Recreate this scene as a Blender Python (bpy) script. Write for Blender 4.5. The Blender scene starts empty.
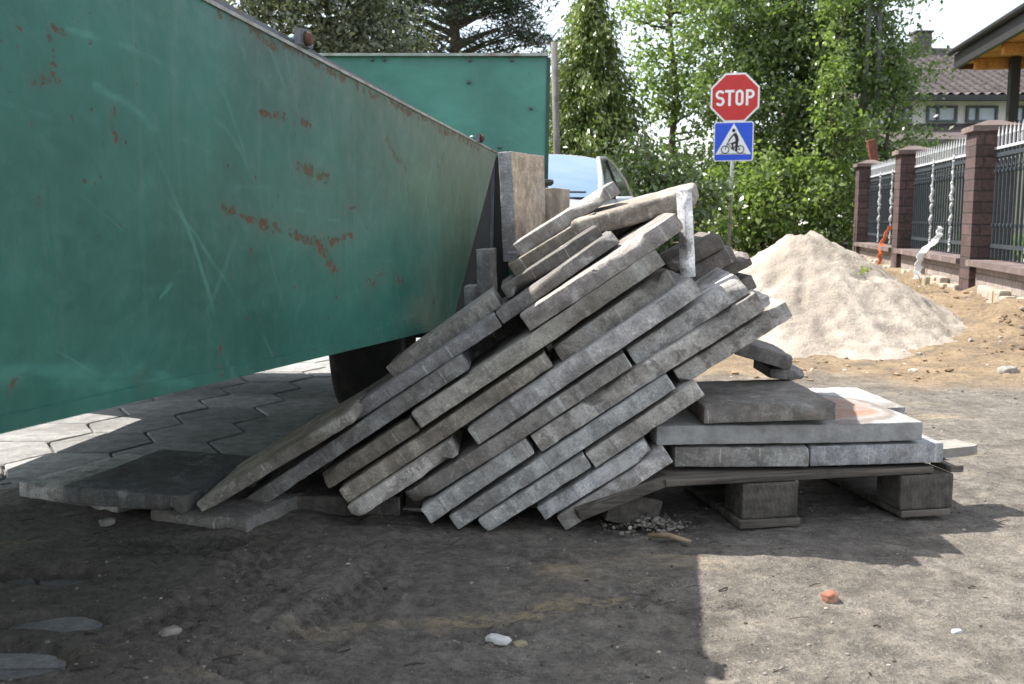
import bpy, bmesh, math, random
import numpy as np
from mathutils import Vector, Matrix, noise
R = math.radians
random.seed(7)
rng = np.random.default_rng(11)
scene = bpy.context.scene
COL = scene.collection
PI = math.pi

# ------------------------------------------------------------------ camera
F, CX, CY = 1000.0, 512.0, 342.0
PITCH = math.atan(125 / 1000.0)
H = 0.85
cp, sp = math.cos(PITCH), math.sin(PITCH)
cam_d = bpy.data.cameras.new("camera")
cam = bpy.data.objects.new("camera", cam_d)
COL.objects.link(cam)
cam.location = (0, 0, H)
cam.rotation_euler = (PI / 2 - PITCH, 0, 0)
cam_d.sensor_width = 36.0
cam_d.lens = F / 1024.0 * 36.0
cam_d.clip_start = 0.05
cam_d.clip_end = 2000
cam_d.dof.use_dof = True
cam_d.dof.focus_distance = 2.9
cam_d.dof.aperture_fstop = 9.0
scene.camera = cam

def ray(px, py):
    u, v = (px - CX) / F, (CY - py) / F
    return Vector((u, cp + v * sp, -sp + v * cp))
def P(px, py, Y):                       # where a line of sight meets the plane y = Y
    d = ray(px, py)
    return Vector((0, 0, H)) + d * (Y / d.y)
def G(px, py, z=0.0):                   # where it meets the level z
    d = ray(px, py)
    return Vector((0, 0, H)) + d * ((z - H) / d.z)

# ------------------------------------------------------------------ material helpers
def mat(name):
    m = bpy.data.materials.new(name)
    m.use_nodes = True
    m.node_tree.nodes.clear()
    return m
class NT:
    def __init__(s, m):
        s.nt = m.node_tree
        s.m = m
    def n(s, t, ins=None, **props):
        nd = s.nt.nodes.new(t)
        for k, v in props.items():
            setattr(nd, k, v)
        for k, v in (ins or {}).items():
            s.put(nd.inputs[k], v)
        return nd
    def put(s, sock, v):
        if isinstance(v, bpy.types.NodeSocket):
            s.nt.links.new(v, sock)
        else:
            if hasattr(sock, 'default_value'):
                dv = sock.default_value
                if hasattr(dv, '__len__') and not isinstance(v, (int, float)):
                    v = tuple(v) + (1.0,) if len(dv) == 4 and len(v) == 3 else v
                sock.default_value = v
    def math(s, op, a, b=0.0, clamp=False):
        nd = s.n('ShaderNodeMath', {0: a, 1: b}, operation=op)
        nd.use_clamp = clamp
        return nd.outputs[0]
    def vmath(s, op, a, b=(0, 0, 0)):
        nd = s.n('ShaderNodeVectorMath', {0: a, 1: b}, operation=op)
        return nd
    def mix(s, f, a, b, blend='MIX'):
        nd = s.n('ShaderNodeMix', data_type='RGBA', blend_type=blend)
        s.put(nd.inputs[0], f); s.put(nd.inputs[6], a); s.put(nd.inputs[7], b)
        return nd.outputs[2]
    def noise(s, vec, scale, detail=4, rough=0.55, dist=0.0, dims='3D'):
        nd = s.n('ShaderNodeTexNoise', noise_dimensions=dims)
        if dims == '1D':
            s.put(nd.inputs['W'], vec)
        else:
            s.put(nd.inputs['Vector'], vec)
        nd.inputs['Scale'].default_value = scale
        nd.inputs['Detail'].default_value = detail
        nd.inputs['Roughness'].default_value = rough
        nd.inputs['Distortion'].default_value = dist
        return nd.outputs[0]
    def ramp(s, f, a, b):                # smooth 0..1 between a and b
        nd = s.n('ShaderNodeMapRange', interpolation_type='SMOOTHSTEP')
        s.put(nd.inputs[0], f)
        nd.inputs[1].default_value = a; nd.inputs[2].default_value = b
        return nd.outputs[0]
    def coord(s, k='Object'):
        return s.n('ShaderNodeTexCoord').outputs[k]
    def scale(s, v, xyz):
        return s.vmath('MULTIPLY', v, xyz).outputs[0]
    def sep(s, v):
        return s.n('ShaderNodeSeparateXYZ', {0: v}).outputs
    def bump(s, h, strength, dist=0.01, normal=None):
        ins = {'Height': h, 'Strength': strength, 'Distance': dist}
        if normal is not None:
            ins['Normal'] = normal
        return s.n('ShaderNodeBump', ins).outputs[0]
    def out(s, col, rough=0.8, normal=None, metallic=0.0, spec=0.4, **kw):
        b = s.n('ShaderNodeBsdfPrincipled')
        s.put(b.inputs['Base Color'], col); s.put(b.inputs['Roughness'], rough)
        s.put(b.inputs['Metallic'], metallic); s.put(b.inputs['Specular IOR Level'], spec)
        for k, v in kw.items():
            s.put(b.inputs[k.replace('_', ' ')], v)
        if normal is not None:
            s.put(b.inputs['Normal'], normal)
        o = s.n('ShaderNodeOutputMaterial', {0: b.outputs[0]})
        return s.m
    def seg(s, v, a, b, w, soft):        # mask of a capsule between two points of the xy plane of v
        a = Vector((a[0], a[1], 0)); b = Vector((b[0], b[1], 0))
        ab = b - a
        pa = s.vmath('SUBTRACT', v, a).outputs[0]
        t = s.math('DIVIDE', s.vmath('DOT_PRODUCT', pa, ab).outputs['Value'], max(ab.length_squared, 1e-9), clamp=True)
        sc = s.n('ShaderNodeVectorMath', {0: ab}, operation='SCALE')
        s.put(sc.inputs['Scale'], t)
        d = s.vmath('LENGTH', s.vmath('SUBTRACT', pa, sc.outputs[0]).outputs[0]).outputs['Value']
        return s.ramp(d, w + soft, w)

def simple(name, col, rough=0.7, nscale=20, namt=0.25, bump=0.15, metallic=0.0, spec=0.4, dirt=None, dirt_amt=0.5):
    m = mat(name); t = NT(m)
    v = t.coord()
    n1 = t.noise(v, nscale, 5, 0.6)
    n2 = t.noise(v, nscale * 0.22, 4, 0.6)
    f = t.math('ADD', t.math('MULTIPLY', n1, 0.5), t.math('MULTIPLY', n2, 0.5))
    c = t.mix(t.ramp(f, 0.3, 0.7), tuple(x * (1 - namt) for x in col), tuple(min(1, x * (1 + namt)) for x in col))
    if dirt:
        c = t.mix(t.math('MULTIPLY', t.ramp(n2, 0.5, 0.68), dirt_amt), c, dirt)
    nm = t.bump(n1, bump, 0.004) if bump else None
    return t.out(c, rough, nm, metallic, spec)

# ------------------------------------------------------------------ object helpers
def link(o, parent=None):
    COL.objects.link(o)
    if parent is not None:
        o.parent = parent
    return o
def mesh_obj(name, verts, faces, m=None, parent=None, smooth=False, mats=None, fmat=None):
    me = bpy.data.meshes.new(name)
    me.from_pydata([tuple(v) for v in verts], [], [tuple(f) for f in faces])
    if mats:
        for x in mats: me.materials.append(x)
        me.polygons.foreach_set('material_index', fmat)
    elif m: me.materials.append(m)
    if smooth:
        me.polygons.foreach_set('use_smooth', [True] * len(me.polygons))
    me.validate(); me.update()
    return link(bpy.data.objects.new(name, me), parent)
def tag(o, label=None, cat=None, group=None, kind=None):
    if label: o['label'] = label
    if cat: o['category'] = cat
    if group: o['group'] = group
    if kind: o['kind'] = kind
    elif label: o['kind'] = 'thing'
    return o
def thing(name, loc, label, cat, group=None, rot=(0, 0, 0)):
    o = bpy.data.objects.new(name, None)
    o.empty_display_size = 0.1
    COL.objects.link(o)
    o.location = loc; o.rotation_euler = rot
    return tag(o, label, cat, group)

class MB:
    def __init__(s): s.v = []; s.f = []
    def add(s, vs, fs):
        b = len(s.v)
        s.v += [Vector(x) for x in vs]
        s.f += [tuple(i + b for i in f) for f in fs]
        return s
    def box(s, c, size, M=None):
        x, y, z = (k / 2 for k in size); c = Vector(c)
        vs = [Vector((a * x, b * y, d * z)) for a in (-1, 1) for b in (-1, 1) for d in (-1, 1)]
        if M is not None: vs = [M @ q for q in vs]
        return s.add([q + c for q in vs], [(0, 1, 3, 2), (4, 6, 7, 5), (0, 4, 5, 1), (2, 3, 7, 6), (0, 2, 6, 4), (1, 5, 7, 3)])
    def rbox(s, c, size, bev=0.004, M=None, seg=2):
        bm = bmesh.new()
        bmesh.ops.create_cube(bm, size=1)
        for v in bm.verts: v.co = Vector((v.co.x * size[0], v.co.y * size[1], v.co.z * size[2]))
        bmesh.ops.bevel(bm, geom=list(bm.edges), offset=bev, segments=seg, affect='EDGES', profile=0.6)
        bm.verts.index_update()
        vs = [(M @ v.co if M is not None else v.co.copy()) + Vector(c) for v in bm.verts]
        fs = [[v.index for v in f.verts] for f in bm.faces]
        bm.free()
        return s.add(vs, fs)
    def prism(s, poly, off):             # closed outline swept by the vector off
        n = len(poly); off = Vector(off)
        vs = [Vector(p) for p in poly] + [Vector(p) + off for p in poly]
        fs = [tuple(range(n))[::-1], tuple(range(n, 2 * n))] + [(i, (i + 1) % n, n + (i + 1) % n, n + i) for i in range(n)]
        return s.add(vs, fs)
    def tube(s, pts, rad, n=8, cap=True):
        pts = [Vector(p) for p in pts]
        if not hasattr(rad, '__len__'): rad = [rad] * len(pts)
        base = len(s.v); up = Vector((0.13, 0.21, 1)).normalized()
        for i, p in enumerate(pts):
            d = (pts[min(i + 1, len(pts) - 1)] - pts[max(i - 1, 0)]).normalized()
            a = d.cross(up)
            if a.length < 1e-3: a = d.cross(Vector((1, 0, 0)))
            a.normalize(); b = d.cross(a)
            for k in range(n):
                t = 2 * PI * k / n
                s.v.append(p + (a * math.cos(t) + b * math.sin(t)) * rad[i])
        for i in range(len(pts) - 1):
            for k in range(n):
                s.f.append((base + i * n + k, base + i * n + (k + 1) % n, base + (i + 1) * n + (k + 1) % n, base + (i + 1) * n + k))
        if cap:
            s.f.append(tuple(base + k for k in range(n))[::-1])
            s.f.append(tuple(base + (len(pts) - 1) * n + k for k in range(n)))
        return s
    def lathe(s, prof, M, n=32):         # (radius, height) round z, closed profile
        base = len(s.v); k = len(prof)
        for i in range(n):
            t = 2 * PI * i / n
            for r, z in prof: s.v.append(M @ Vector((r * math.cos(t), r * math.sin(t), z)))
        for i in range(n):
            for j in range(k):
                a, b = base + i * k + j, base + i * k + (j + 1) % k
                c, d = base + ((i + 1) % n) * k + (j + 1) % k, base + ((i + 1) % n) * k + j
                s.f.append((a, d, c, b))
        return s
    def build(s, name, m, parent=None, smooth=False):
        o = mesh_obj(name, s.v, s.f, m, parent, smooth)
        bm = bmesh.new(); bm.from_mesh(o.data)
        bmesh.ops.recalc_face_normals(bm, faces=bm.faces); bm.to_mesh(o.data); bm.free()
        return o

def nz(p, s=1.0, o=0.0):
    return noise.noise(Vector((p[0] * s + o, p[1] * s - o * 0.7, p[2] * s + o * 0.3)))

# ------------------------------------------------------------------ sky and sun
world = bpy.data.worlds.new("World"); scene.world = world
world.use_nodes = True
wt = world.node_tree; wt.nodes.clear()
SUN = Vector((-0.54, 0.26, 0.80)).normalized()
sky = wt.nodes.new('ShaderNodeTexSky'); sky.sky_type = 'NISHITA'; sky.sun_disc = False
sky.sun_elevation = math.asin(SUN.z); sky.sun_rotation = math.atan2(SUN.x, SUN.y)
sky.air_density = 1.0; sky.dust_density = 1.5; sky.ozone_density = 1.0
bg = wt.nodes.new('ShaderNodeBackground'); bg.inputs[1].default_value = 0.15
wo = wt.nodes.new('ShaderNodeOutputWorld')
wtc = wt.nodes.new('ShaderNodeTexCoord')
wcn = wt.nodes.new('ShaderNodeTexNoise'); wcn.inputs['Scale'].default_value = 2.6; wcn.inputs['Detail'].default_value = 6
wmp = wt.nodes.new('ShaderNodeMapping'); wmp.inputs['Scale'].default_value = (1, 1, 2.5)
wt.links.new(wtc.outputs['Generated'], wmp.inputs[0]); wt.links.new(wmp.outputs[0], wcn.inputs['Vector'])
wmr = wt.nodes.new('ShaderNodeMapRange'); wmr.inputs[1].default_value = 0.35; wmr.inputs[2].default_value = 0.65; wmr.inputs[3].default_value = 0.30; wmr.inputs[4].default_value = 0.85
wt.links.new(wcn.outputs[0], wmr.inputs[0])
wmx = wt.nodes.new('ShaderNodeMix'); wmx.data_type = 'RGBA'
wmx.inputs[7].default_value = (4.15, 4.15, 4.1, 1)      # thin bright cloud veil
wt.links.new(wmr.outputs[0], wmx.inputs[0]); wt.links.new(sky.outputs[0], wmx.inputs[6])
wt.links.new(wmx.outputs[2], bg.inputs[0]); wt.links.new(bg.outputs[0], wo.inputs[0])
sd = bpy.data.lights.new("sun", 'SUN'); sd.energy = 4.2; sd.angle = R(0.5); sd.color = (1.0, 0.95, 0.87)
so = bpy.data.objects.new("sun", sd); COL.objects.link(so)
so.rotation_euler = SUN.to_track_quat('Z', 'Y').to_euler()
scene.view_settings.view_transform = 'Standard'
scene.view_settings.look = 'None'
scene.view_settings.gamma = 1.0
scene.view_settings.exposure = 1.37
scene.cycles.max_bounces = 5
scene.cycles.diffuse_bounces = 3
scene.cycles.adaptive_threshold = 0.02
scene.cycles.glossy_bounces = 3
scene.cycles.transmission_bounces = 3

# ------------------------------------------------------------------ materials
def concrete_mat(name="concrete", face=None):
    m = mat(name); t = NT(m)
    oi = t.n('ShaderNodeObjectInfo')
    v0 = t.coord()
    off = t.n('ShaderNodeCombineXYZ', {0: t.math('MULTIPLY', oi.outputs['Random'], 37.0), 1: t.math('MULTIPLY', oi.outputs['Random'], 91.0), 2: t.math('MULTIPLY', oi.outputs['Random'], 53.0)}).outputs[0]
    v = t.vmath('ADD', v0, off).outputs[0]
    big = t.noise(v, 5.0, 5, 0.6, 0.4)
    mid = t.noise(v, 22.0, 6, 0.65)
    fine = t.noise(v, 160.0, 4, 0.7)
    grit = t.noise(v, 420.0, 2, 0.6)
    x = t.sep(v)[0]
    tick = t.noise(t.math('ADD', x, t.math('MULTIPLY', mid, 0.012)), 5.0, 1, 0.5, dims='1D')
    tk = t.ramp(t.math('ABSOLUTE', t.math('SUBTRACT', tick, 0.57)), 0.010, 0.0)
    tk2 = t.ramp(t.math('ABSOLUTE', t.math('SUBTRACT', tick, 0.45)), 0.007, 0.0)
    nzc = t.math('ABSOLUTE', t.sep(t.coord('Normal'))[2])
    side = t.ramp(nzc, 0.75, 0.45)
    c = oi.outputs['Color']
    if face is not None:
        c = t.mix(t.math('MULTIPLY', t.ramp(nzc, 0.4, 0.7), t.ramp(t.noise(v, 3.0, 4, 0.6), 0.25, 0.5)), c, face)
    c = t.mix(1.0, c, t.mix(t.ramp(mid, 0.3, 0.7), (0.72, 0.72, 0.72), (1.18, 1.17, 1.16)), 'MULTIPLY')
    c = t.mix(1.0, c, t.mix(t.ramp(fine, 0.25, 0.75), (0.70, 0.70, 0.71), (1.25, 1.25, 1.24)), 'MULTIPLY')
    blt = t.noise(v, 15.0, 9, 0.72, 0.3)
    c = t.mix(t.math('MULTIPLY', t.ramp(blt, 0.525, 0.565), t.math('ADD', 0.22, t.math('MULTIPLY', oi.outputs['Random'], 0.45))), c, (0.13, 0.118, 0.105))
    flk = t.noise(v, 34.0, 7, 0.7, 0.2)
    c = t.mix(t.math('MULTIPLY', t.ramp(flk, 0.585, 0.63), 0.8), c, t.mix(1.0, c, (1.5, 1.5, 1.5), 'MULTIPLY'))
    trow = t.noise(t.scale(v, (38.0, 8.0, 5.0)), 1.0, 5, 0.7)
    c = t.mix(side, c, t.mix(1.0, c, t.mix(t.ramp(trow, 0.3, 0.7), (0.80, 0.80, 0.80), (1.16, 1.16, 1.15)), 'MULTIPLY'))
    # damp brown stains
    st = t.math('MULTIPLY', t.ramp(t.math('ADD', big, t.math('MULTIPLY', mid, 0.25)), 0.60, 0.73), 0.55)
    c = t.mix(st, c, t.mix(t.ramp(mid, 0.4, 0.6), (0.10, 0.085, 0.07), (0.15, 0.125, 0.105)))
    # lime bloom
    lb = t.math('MULTIPLY', t.ramp(t.noise(v, 8.0, 6, 0.7, 0.8), 0.57, 0.72), 0.6)
    c = t.mix(lb, c, (0.50, 0.50, 0.50))
    # mould seams
    c = t.mix(t.math('MULTIPLY', t.math('MULTIPLY', tk, side), t.ramp(mid, 0.40, 0.6)), c, (0.50, 0.50, 0.48))
    c = t.mix(t.math('MULTIPLY', t.math('MULTIPLY', tk2, side), 0.5), c, (0.11, 0.105, 0.10))
    # pits
    vo = t.n('ShaderNodeTexVoronoi', {'Vector': v, 'Scale': 70.0})
    pit = t.math('MULTIPLY', t.ramp(vo.outputs[0], 0.16, 0.05), t.ramp(big, 0.45, 0.6))
    c = t.mix(t.math('MULTIPLY', pit, 0.7), c, (0.07, 0.065, 0.06))
    h = t.math('ADD', t.math('MULTIPLY', fine, 0.6), t.math('ADD', t.math('MULTIPLY', mid, 0.8), t.math('MULTIPLY', grit, 0.25)))
    h = t.math('SUBTRACT', h, t.math('MULTIPLY', pit, 0.6))
    return t.out(c, 0.9, t.bump(h, 0.7, 0.005), spec=0.25)
CON = concrete_mat()
CONTAN = concrete_mat('concrete_tan_face', (0.46, 0.37, 0.28))

def green_mat(name, dusty=True, segs=(), rust_amt=1.0, scuffs=(), base=(0.022, 0.116, 0.088)):
    m = mat(name); t = NT(m)
    v = t.coord()                        # x along the panel, y up it
    lo = t.noise(v, 2.2, 4, 0.55)
    sv = t.noise(t.scale(v, (1.0, 1.0, 1.0)), 14, 6, 0.7)
    c = t.mix(t.ramp(lo, 0.3, 0.7), tuple(x * 0.78 for x in base), tuple(x * 1.22 for x in base))
    c = t.mix(t.math('MULTIPLY', t.ramp(sv, 0.48, 0.75), 0.35), c, (0.06, 0.19, 0.15))
    # vertical runs of dust
    run = t.noise(t.scale(v, (26.0, 1.6, 1.0)), 1.0, 5, 0.65)
    c = t.mix(t.math('MULTIPLY', t.ramp(run, 0.5, 0.78), 0.25), c, (0.12, 0.20, 0.165))
    # curved scuffs: rings round far centres, broken by noise
    for (cx, cy, fr, th, amt) in ((-0.4, -1.2, 23.0, 0.985, 0.25), (1.2, 2.9, 19.0, 0.985, 0.22), (0.5, -2.6, 26.0, 0.985, 0.2)):
        d = t.vmath('LENGTH', t.vmath('SUBTRACT', v, (cx, cy, 0)).outputs[0]).outputs['Value']
        w = t.math('SINE', t.math('MULTIPLY', t.math('ADD', d, t.math('MULTIPLY', lo, 0.12)), fr))
        w = t.ramp(w, th, 0.999)
        w = t.math('MULTIPLY', w, t.ramp(t.noise(v, 1.7, 3, 0.6, 0.5), 0.50, 0.66))
        c = t.mix(t.math('MULTIPLY', w, amt), c, (0.13, 0.34, 0.28))
    # thin scratches in several directions
    for (ang, sc, th) in ((0.5, 60, 0.69), (1.35, 75, 0.70), (-0.35, 70, 0.71), (1.7, 55, 0.71)):
        rt = t.n('ShaderNodeVectorRotate', {'Vector': v, 'Angle': ang}, rotation_type='Z_AXIS').outputs[0]
        sn = t.noise(t.scale(rt, (2.0, sc, 1.0)), 1.0, 3, 0.5)
        c = t.mix(t.math('MULTIPLY', t.ramp(sn, th, th + 0.05), 0.35), c, (0.10, 0.26, 0.215))
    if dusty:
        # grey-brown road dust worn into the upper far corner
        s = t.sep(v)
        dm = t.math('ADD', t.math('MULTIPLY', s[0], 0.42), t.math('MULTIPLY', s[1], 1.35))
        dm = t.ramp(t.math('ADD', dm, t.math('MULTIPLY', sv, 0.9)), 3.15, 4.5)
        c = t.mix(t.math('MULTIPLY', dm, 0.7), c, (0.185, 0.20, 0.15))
    wv = t.vmath('ADD', v, t.n('ShaderNodeCombineXYZ', {0: 0.0, 1: t.math('MULTIPLY', t.math('SUBTRACT', t.noise(v, 7, 4, 0.6), 0.5), 0.03), 2: 0.0}).outputs[0]).outputs[0]
    wv = t.scale(wv, (1, 1, 0))
    sfn = t.ramp(t.noise(t.scale(v, (10, 30, 1)), 1.0, 4, 0.6), 0.35, 0.65)
    for (a, b, w, soft, amt) in scuffs:
        c = t.mix(t.math('MULTIPLY', t.math('MULTIPLY', t.seg(wv, a, b, w, soft), sfn), amt), c, (0.06, 0.215, 0.175))
    # rust chips
    rn = t.noise(v, 9.0, 6, 0.72, 0.3)
    rm = t.math('MULTIPLY', t.ramp(rn, 0.668, 0.685), 0.85 * rust_amt)
    rv = t.noise(t.scale(v, (22.0, 5.0, 1.0)), 1.0, 5, 0.7)
    rm = t.math('MAXIMUM', rm, t.math('MULTIPLY', t.ramp(rv, 0.68, 0.74), 0.7 * rust_amt))
    brk = t.noise(v, 30.0, 8, 0.80, 0.5)
    spk = t.math('MULTIPLY', t.ramp(t.noise(v, 48.0, 4, 0.65, 0.4), 0.655, 0.675), t.ramp(t.noise(v, 2.4, 3, 0.6), 0.47, 0.56))
    rm = t.math('MAXIMUM', rm, t.math('MULTIPLY', spk, 0.85 * rust_amt))
    rw_ = t.n('ShaderNodeTexNoise', {'Vector': v, 'Scale': 9.0, 'Detail': 4.0}).outputs[1]
    rwv = t.scale(t.vmath('ADD', v, t.scale(t.vmath('SUBTRACT', rw_, (0.5, 0.5, 0.5)).outputs[0], (0.05, 0.05, 0))).outputs[0], (1, 1, 0))
    for (a, b, w, soft, amt) in segs:
        g = t.seg(rwv, a, b, w, soft * 1.8)
        f_ = t.math('ADD', t.math('MULTIPLY', g, 0.50), t.math('MULTIPLY', brk, 1.2))
        c = t.mix(t.math('MULTIPLY', t.math('MULTIPLY', g, t.ramp(brk, 0.35, 0.6)), 0.22), c, (0.12, 0.085, 0.06))
        rm = t.math('MAXIMUM', rm, t.math('MULTIPLY', t.ramp(f_, 1.08, 1.14), t.math('MULTIPLY', t.ramp(g, 0.02, 0.2), amt)))
    c = t.mix(rm, c, t.mix(t.ramp(brk, 0.35, 0.65), (0.050, 0.024, 0.015), (0.135, 0.062, 0.036)))
    rough = t.math('ADD', 0.38, t.math('MULTIPLY', rm, 0.45))
    nm = t.bump(t.math('SUBTRACT', t.math('ADD', t.math('MULTIPLY', lo, 5.0), t.math('MULTIPLY', sv, 0.4)), t.math('MULTIPLY', rm, 0.5)), 0.35, 0.012)
    return t.out(c, rough, nm, spec=0.35)

def ground_mat():
    m = mat("earth"); t = NT(m)
    v = t.coord(); s = t.sep(v)
    big = t.noise(v, 0.9, 5, 0.6, 0.4)
    mid = t.noise(v, 5.0, 6, 0.65, 0.3)
    fine = t.noise(v, 38.0, 6, 0.72)
    grit = t.noise(v, 170.0, 3, 0.7)
    c = t.mix(t.ramp(mid, 0.32, 0.68), (0.135, 0.122, 0.106), (0.205, 0.187, 0.164))
    c = t.mix(1.0, c, t.mix(t.ramp(fine, 0.3, 0.7), (0.76, 0.76, 0.77), (1.20, 1.19, 1.18)), 'MULTIPLY')
    c = t.mix(1.0, c, t.mix(t.ramp(grit, 0.3, 0.72), (0.76, 0.76, 0.76), (1.24, 1.23, 1.22)), 'MULTIPLY')
    md = t.noise(v, 13.0, 7, 0.72, 0.3)
    c = t.mix(1.0, c, t.mix(t.ramp(md, 0.40, 0.60), (0.80, 0.80, 0.80), (1.14, 1.14, 1.13)), 'MULTIPLY')
    # left foreground soil is darker
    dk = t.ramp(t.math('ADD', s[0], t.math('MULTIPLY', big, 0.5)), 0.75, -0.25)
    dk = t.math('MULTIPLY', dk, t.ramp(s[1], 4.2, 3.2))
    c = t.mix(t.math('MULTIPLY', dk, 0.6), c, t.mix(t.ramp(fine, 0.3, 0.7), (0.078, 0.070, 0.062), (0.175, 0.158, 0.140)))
    # pale sandy smears
    sm = t.math('MULTIPLY', t.ramp(t.noise(t.scale(v, (0.8, 2.0, 1)), 1.7, 6, 0.7, 0.6), 0.56, 0.70), 0.75)
    c = t.mix(sm, c, t.mix(t.ramp(fine, 0.3, 0.7), (0.24, 0.195, 0.13), (0.40, 0.33, 0.235)))
    sp_ = t.seg(t.vmath('ADD', t.scale(v, (1, 1, 0)), t.n('ShaderNodeCombineXYZ', {0: 0.0, 1: t.math('MULTIPLY', t.math('SUBTRACT', mid, 0.5), 0.25), 2: 0.0}).outputs[0]).outputs[0], (-0.14, 2.02), (0.22, 2.17), 0.012, 0.05)
    c = t.mix(t.math('MULTIPLY', sp_, t.ramp(fine, 0.38, 0.6)), c, (0.28, 0.23, 0.15))
    # ochre dug soil between the road and the fence
    oc = t.math('ADD', s[1], t.math('MULTIPLY', t.math('SUBTRACT', big, 0.5), 1.6))
    oc = t.math('ADD', oc, t.math('MULTIPLY', s[0], 0.10))
    om = t.math('MULTIPLY', t.ramp(oc, 5.05, 5.55), t.ramp(s[0], -0.3, 0.9))
    c = t.mix(t.math('MULTIPLY', om, t.ramp(mid, 0.22, 0.5)), c, t.mix(t.ramp(t.math('ADD', t.math('MULTIPLY', fine, 0.5), t.math('MULTIPLY', mid, 0.5)), 0.36, 0.64), (0.145, 0.105, 0.068), (0.30, 0.228, 0.145)))
    # long thin dark scrapes and cracks
    ck = t.noise(t.scale(v, (1.6, 9.0, 1)), 2.2, 5, 0.62, 1.2)
    ck = t.math('MULTIPLY', t.ramp(t.math('ABSOLUTE', t.math('SUBTRACT', ck, 0.5)), 0.012, 0.003), t.ramp(t.noise(v, 2.6, 3, 0.6), 0.50, 0.62))
    c = t.mix(t.math('MULTIPLY', ck, 0.75), c, (0.045, 0.040, 0.036))
    # dark clods and coal bits
    vo = t.n('ShaderNodeTexVoronoi', {'Vector': t.scale(v, (1, 1, 0.3)), 'Scale': 16.0, 'Randomness': 1.0})
    cl = t.math('MULTIPLY', t.ramp(vo.outputs[0], 0.13, 0.07), t.ramp(mid, 0.5, 0.62))
    c = t.mix(t.math('MULTIPLY', cl, 0.7), c, (0.05, 0.043, 0.036))
    v2 = t.n('ShaderNodeTexVoronoi', {'Vector': t.scale(v, (1, 1, 0.3)), 'Scale': 48.0, 'Randomness': 1.0})
    c = t.mix(t.math('MULTIPLY', t.math('MULTIPLY', t.ramp(v2.outputs[0], 0.20, 0.12), t.ramp(md, 0.48, 0.56)), 0.6), c, (0.055, 0.048, 0.042))
    v3 = t.n('ShaderNodeTexVoronoi', {'Vector': t.scale(v, (1.1, 1, 0.3)), 'Scale': 61.0, 'Randomness': 1.0})
    c = t.mix(t.math('MULTIPLY', t.math('MULTIPLY', t.ramp(v3.outputs[0], 0.16, 0.10), t.ramp(md, 0.52, 0.46)), 0.55), c, (0.42, 0.38, 0.32))
    h = t.math('ADD', t.math('MULTIPLY', fine, 1.0), t.math('ADD', t.math('MULTIPLY', grit, 0.45), t.math('MULTIPLY', md, 1.6)))
    return t.out(c, 0.92, t.bump(h, 0.9, 0.014), spec=0.2)
GRD = ground_mat()

def sand_mat():
    m = mat("sand"); t = NT(m)
    v = t.coord()
    big = t.noise(v, 2.2, 5, 0.6, 0.5); mid = t.noise(v, 14, 6, 0.7); fine = t.noise(v, 90, 4, 0.7)
    c = t.mix(t.ramp(big, 0.40, 0.60), (0.315, 0.275, 0.23), (0.40, 0.355, 0.305))
    c = t.mix(1.0, c, t.mix(t.ramp(fine, 0.3, 0.7), (0.80, 0.80, 0.80), (1.16, 1.16, 1.15)), 'MULTIPLY')
    c = t.mix(t.math('MULTIPLY', t.ramp(mid, 0.58, 0.70), 0.6), c, (0.22, 0.18, 0.14))
    h = t.math('ADD', t.math('MULTIPLY', mid, 1.4), t.math('MULTIPLY', fine, 0.5))
    return t.out(c, 0.95, t.bump(h, 0.7, 0.03), spec=0.15)
SAND = sand_mat()

def paver_mat():
    m = mat("paver_concrete"); t = NT(m)
    v = t.coord()
    big = t.noise(v, 1.6, 5, 0.6, 0.4); mid = t.noise(v, 16, 6, 0.7); fine = t.noise(v, 110, 4, 0.7)
    isl = t.n('ShaderNodeNewGeometry').outputs['Random Per Island']
    c = t.mix(isl, (0.21, 0.209, 0.206), (0.30, 0.297, 0.29))
    c = t.mix(1.0, c, t.mix(t.ramp(mid, 0.3, 0.7), (0.72, 0.72, 0.73), (1.2, 1.2, 1.19)), 'MULTIPLY')
    c = t.mix(1.0, c, t.mix(t.ramp(fine, 0.3, 0.7), (0.82, 0.82, 0.82), (1.16, 1.16, 1.15)), 'MULTIPLY')
    c = t.mix(t.math('MULTIPLY', t.ramp(big, 0.52, 0.70), 0.6), c, (0.12, 0.11, 0.10))
    dr = t.noise(t.scale(v, (3.0, 9.0, 1)), 1.6, 4, 0.6)
    c = t.mix(t.math('MULTIPLY', t.ramp(dr, 0.68, 0.73), 0.85), c, (0.04, 0.036, 0.032))
    return t.out(c, 0.9, t.bump(t.math('ADD', mid, t.math('MULTIPLY', fine, 0.5)), 0.5, 0.006), spec=0.25)
PAV = paver_mat()

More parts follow.
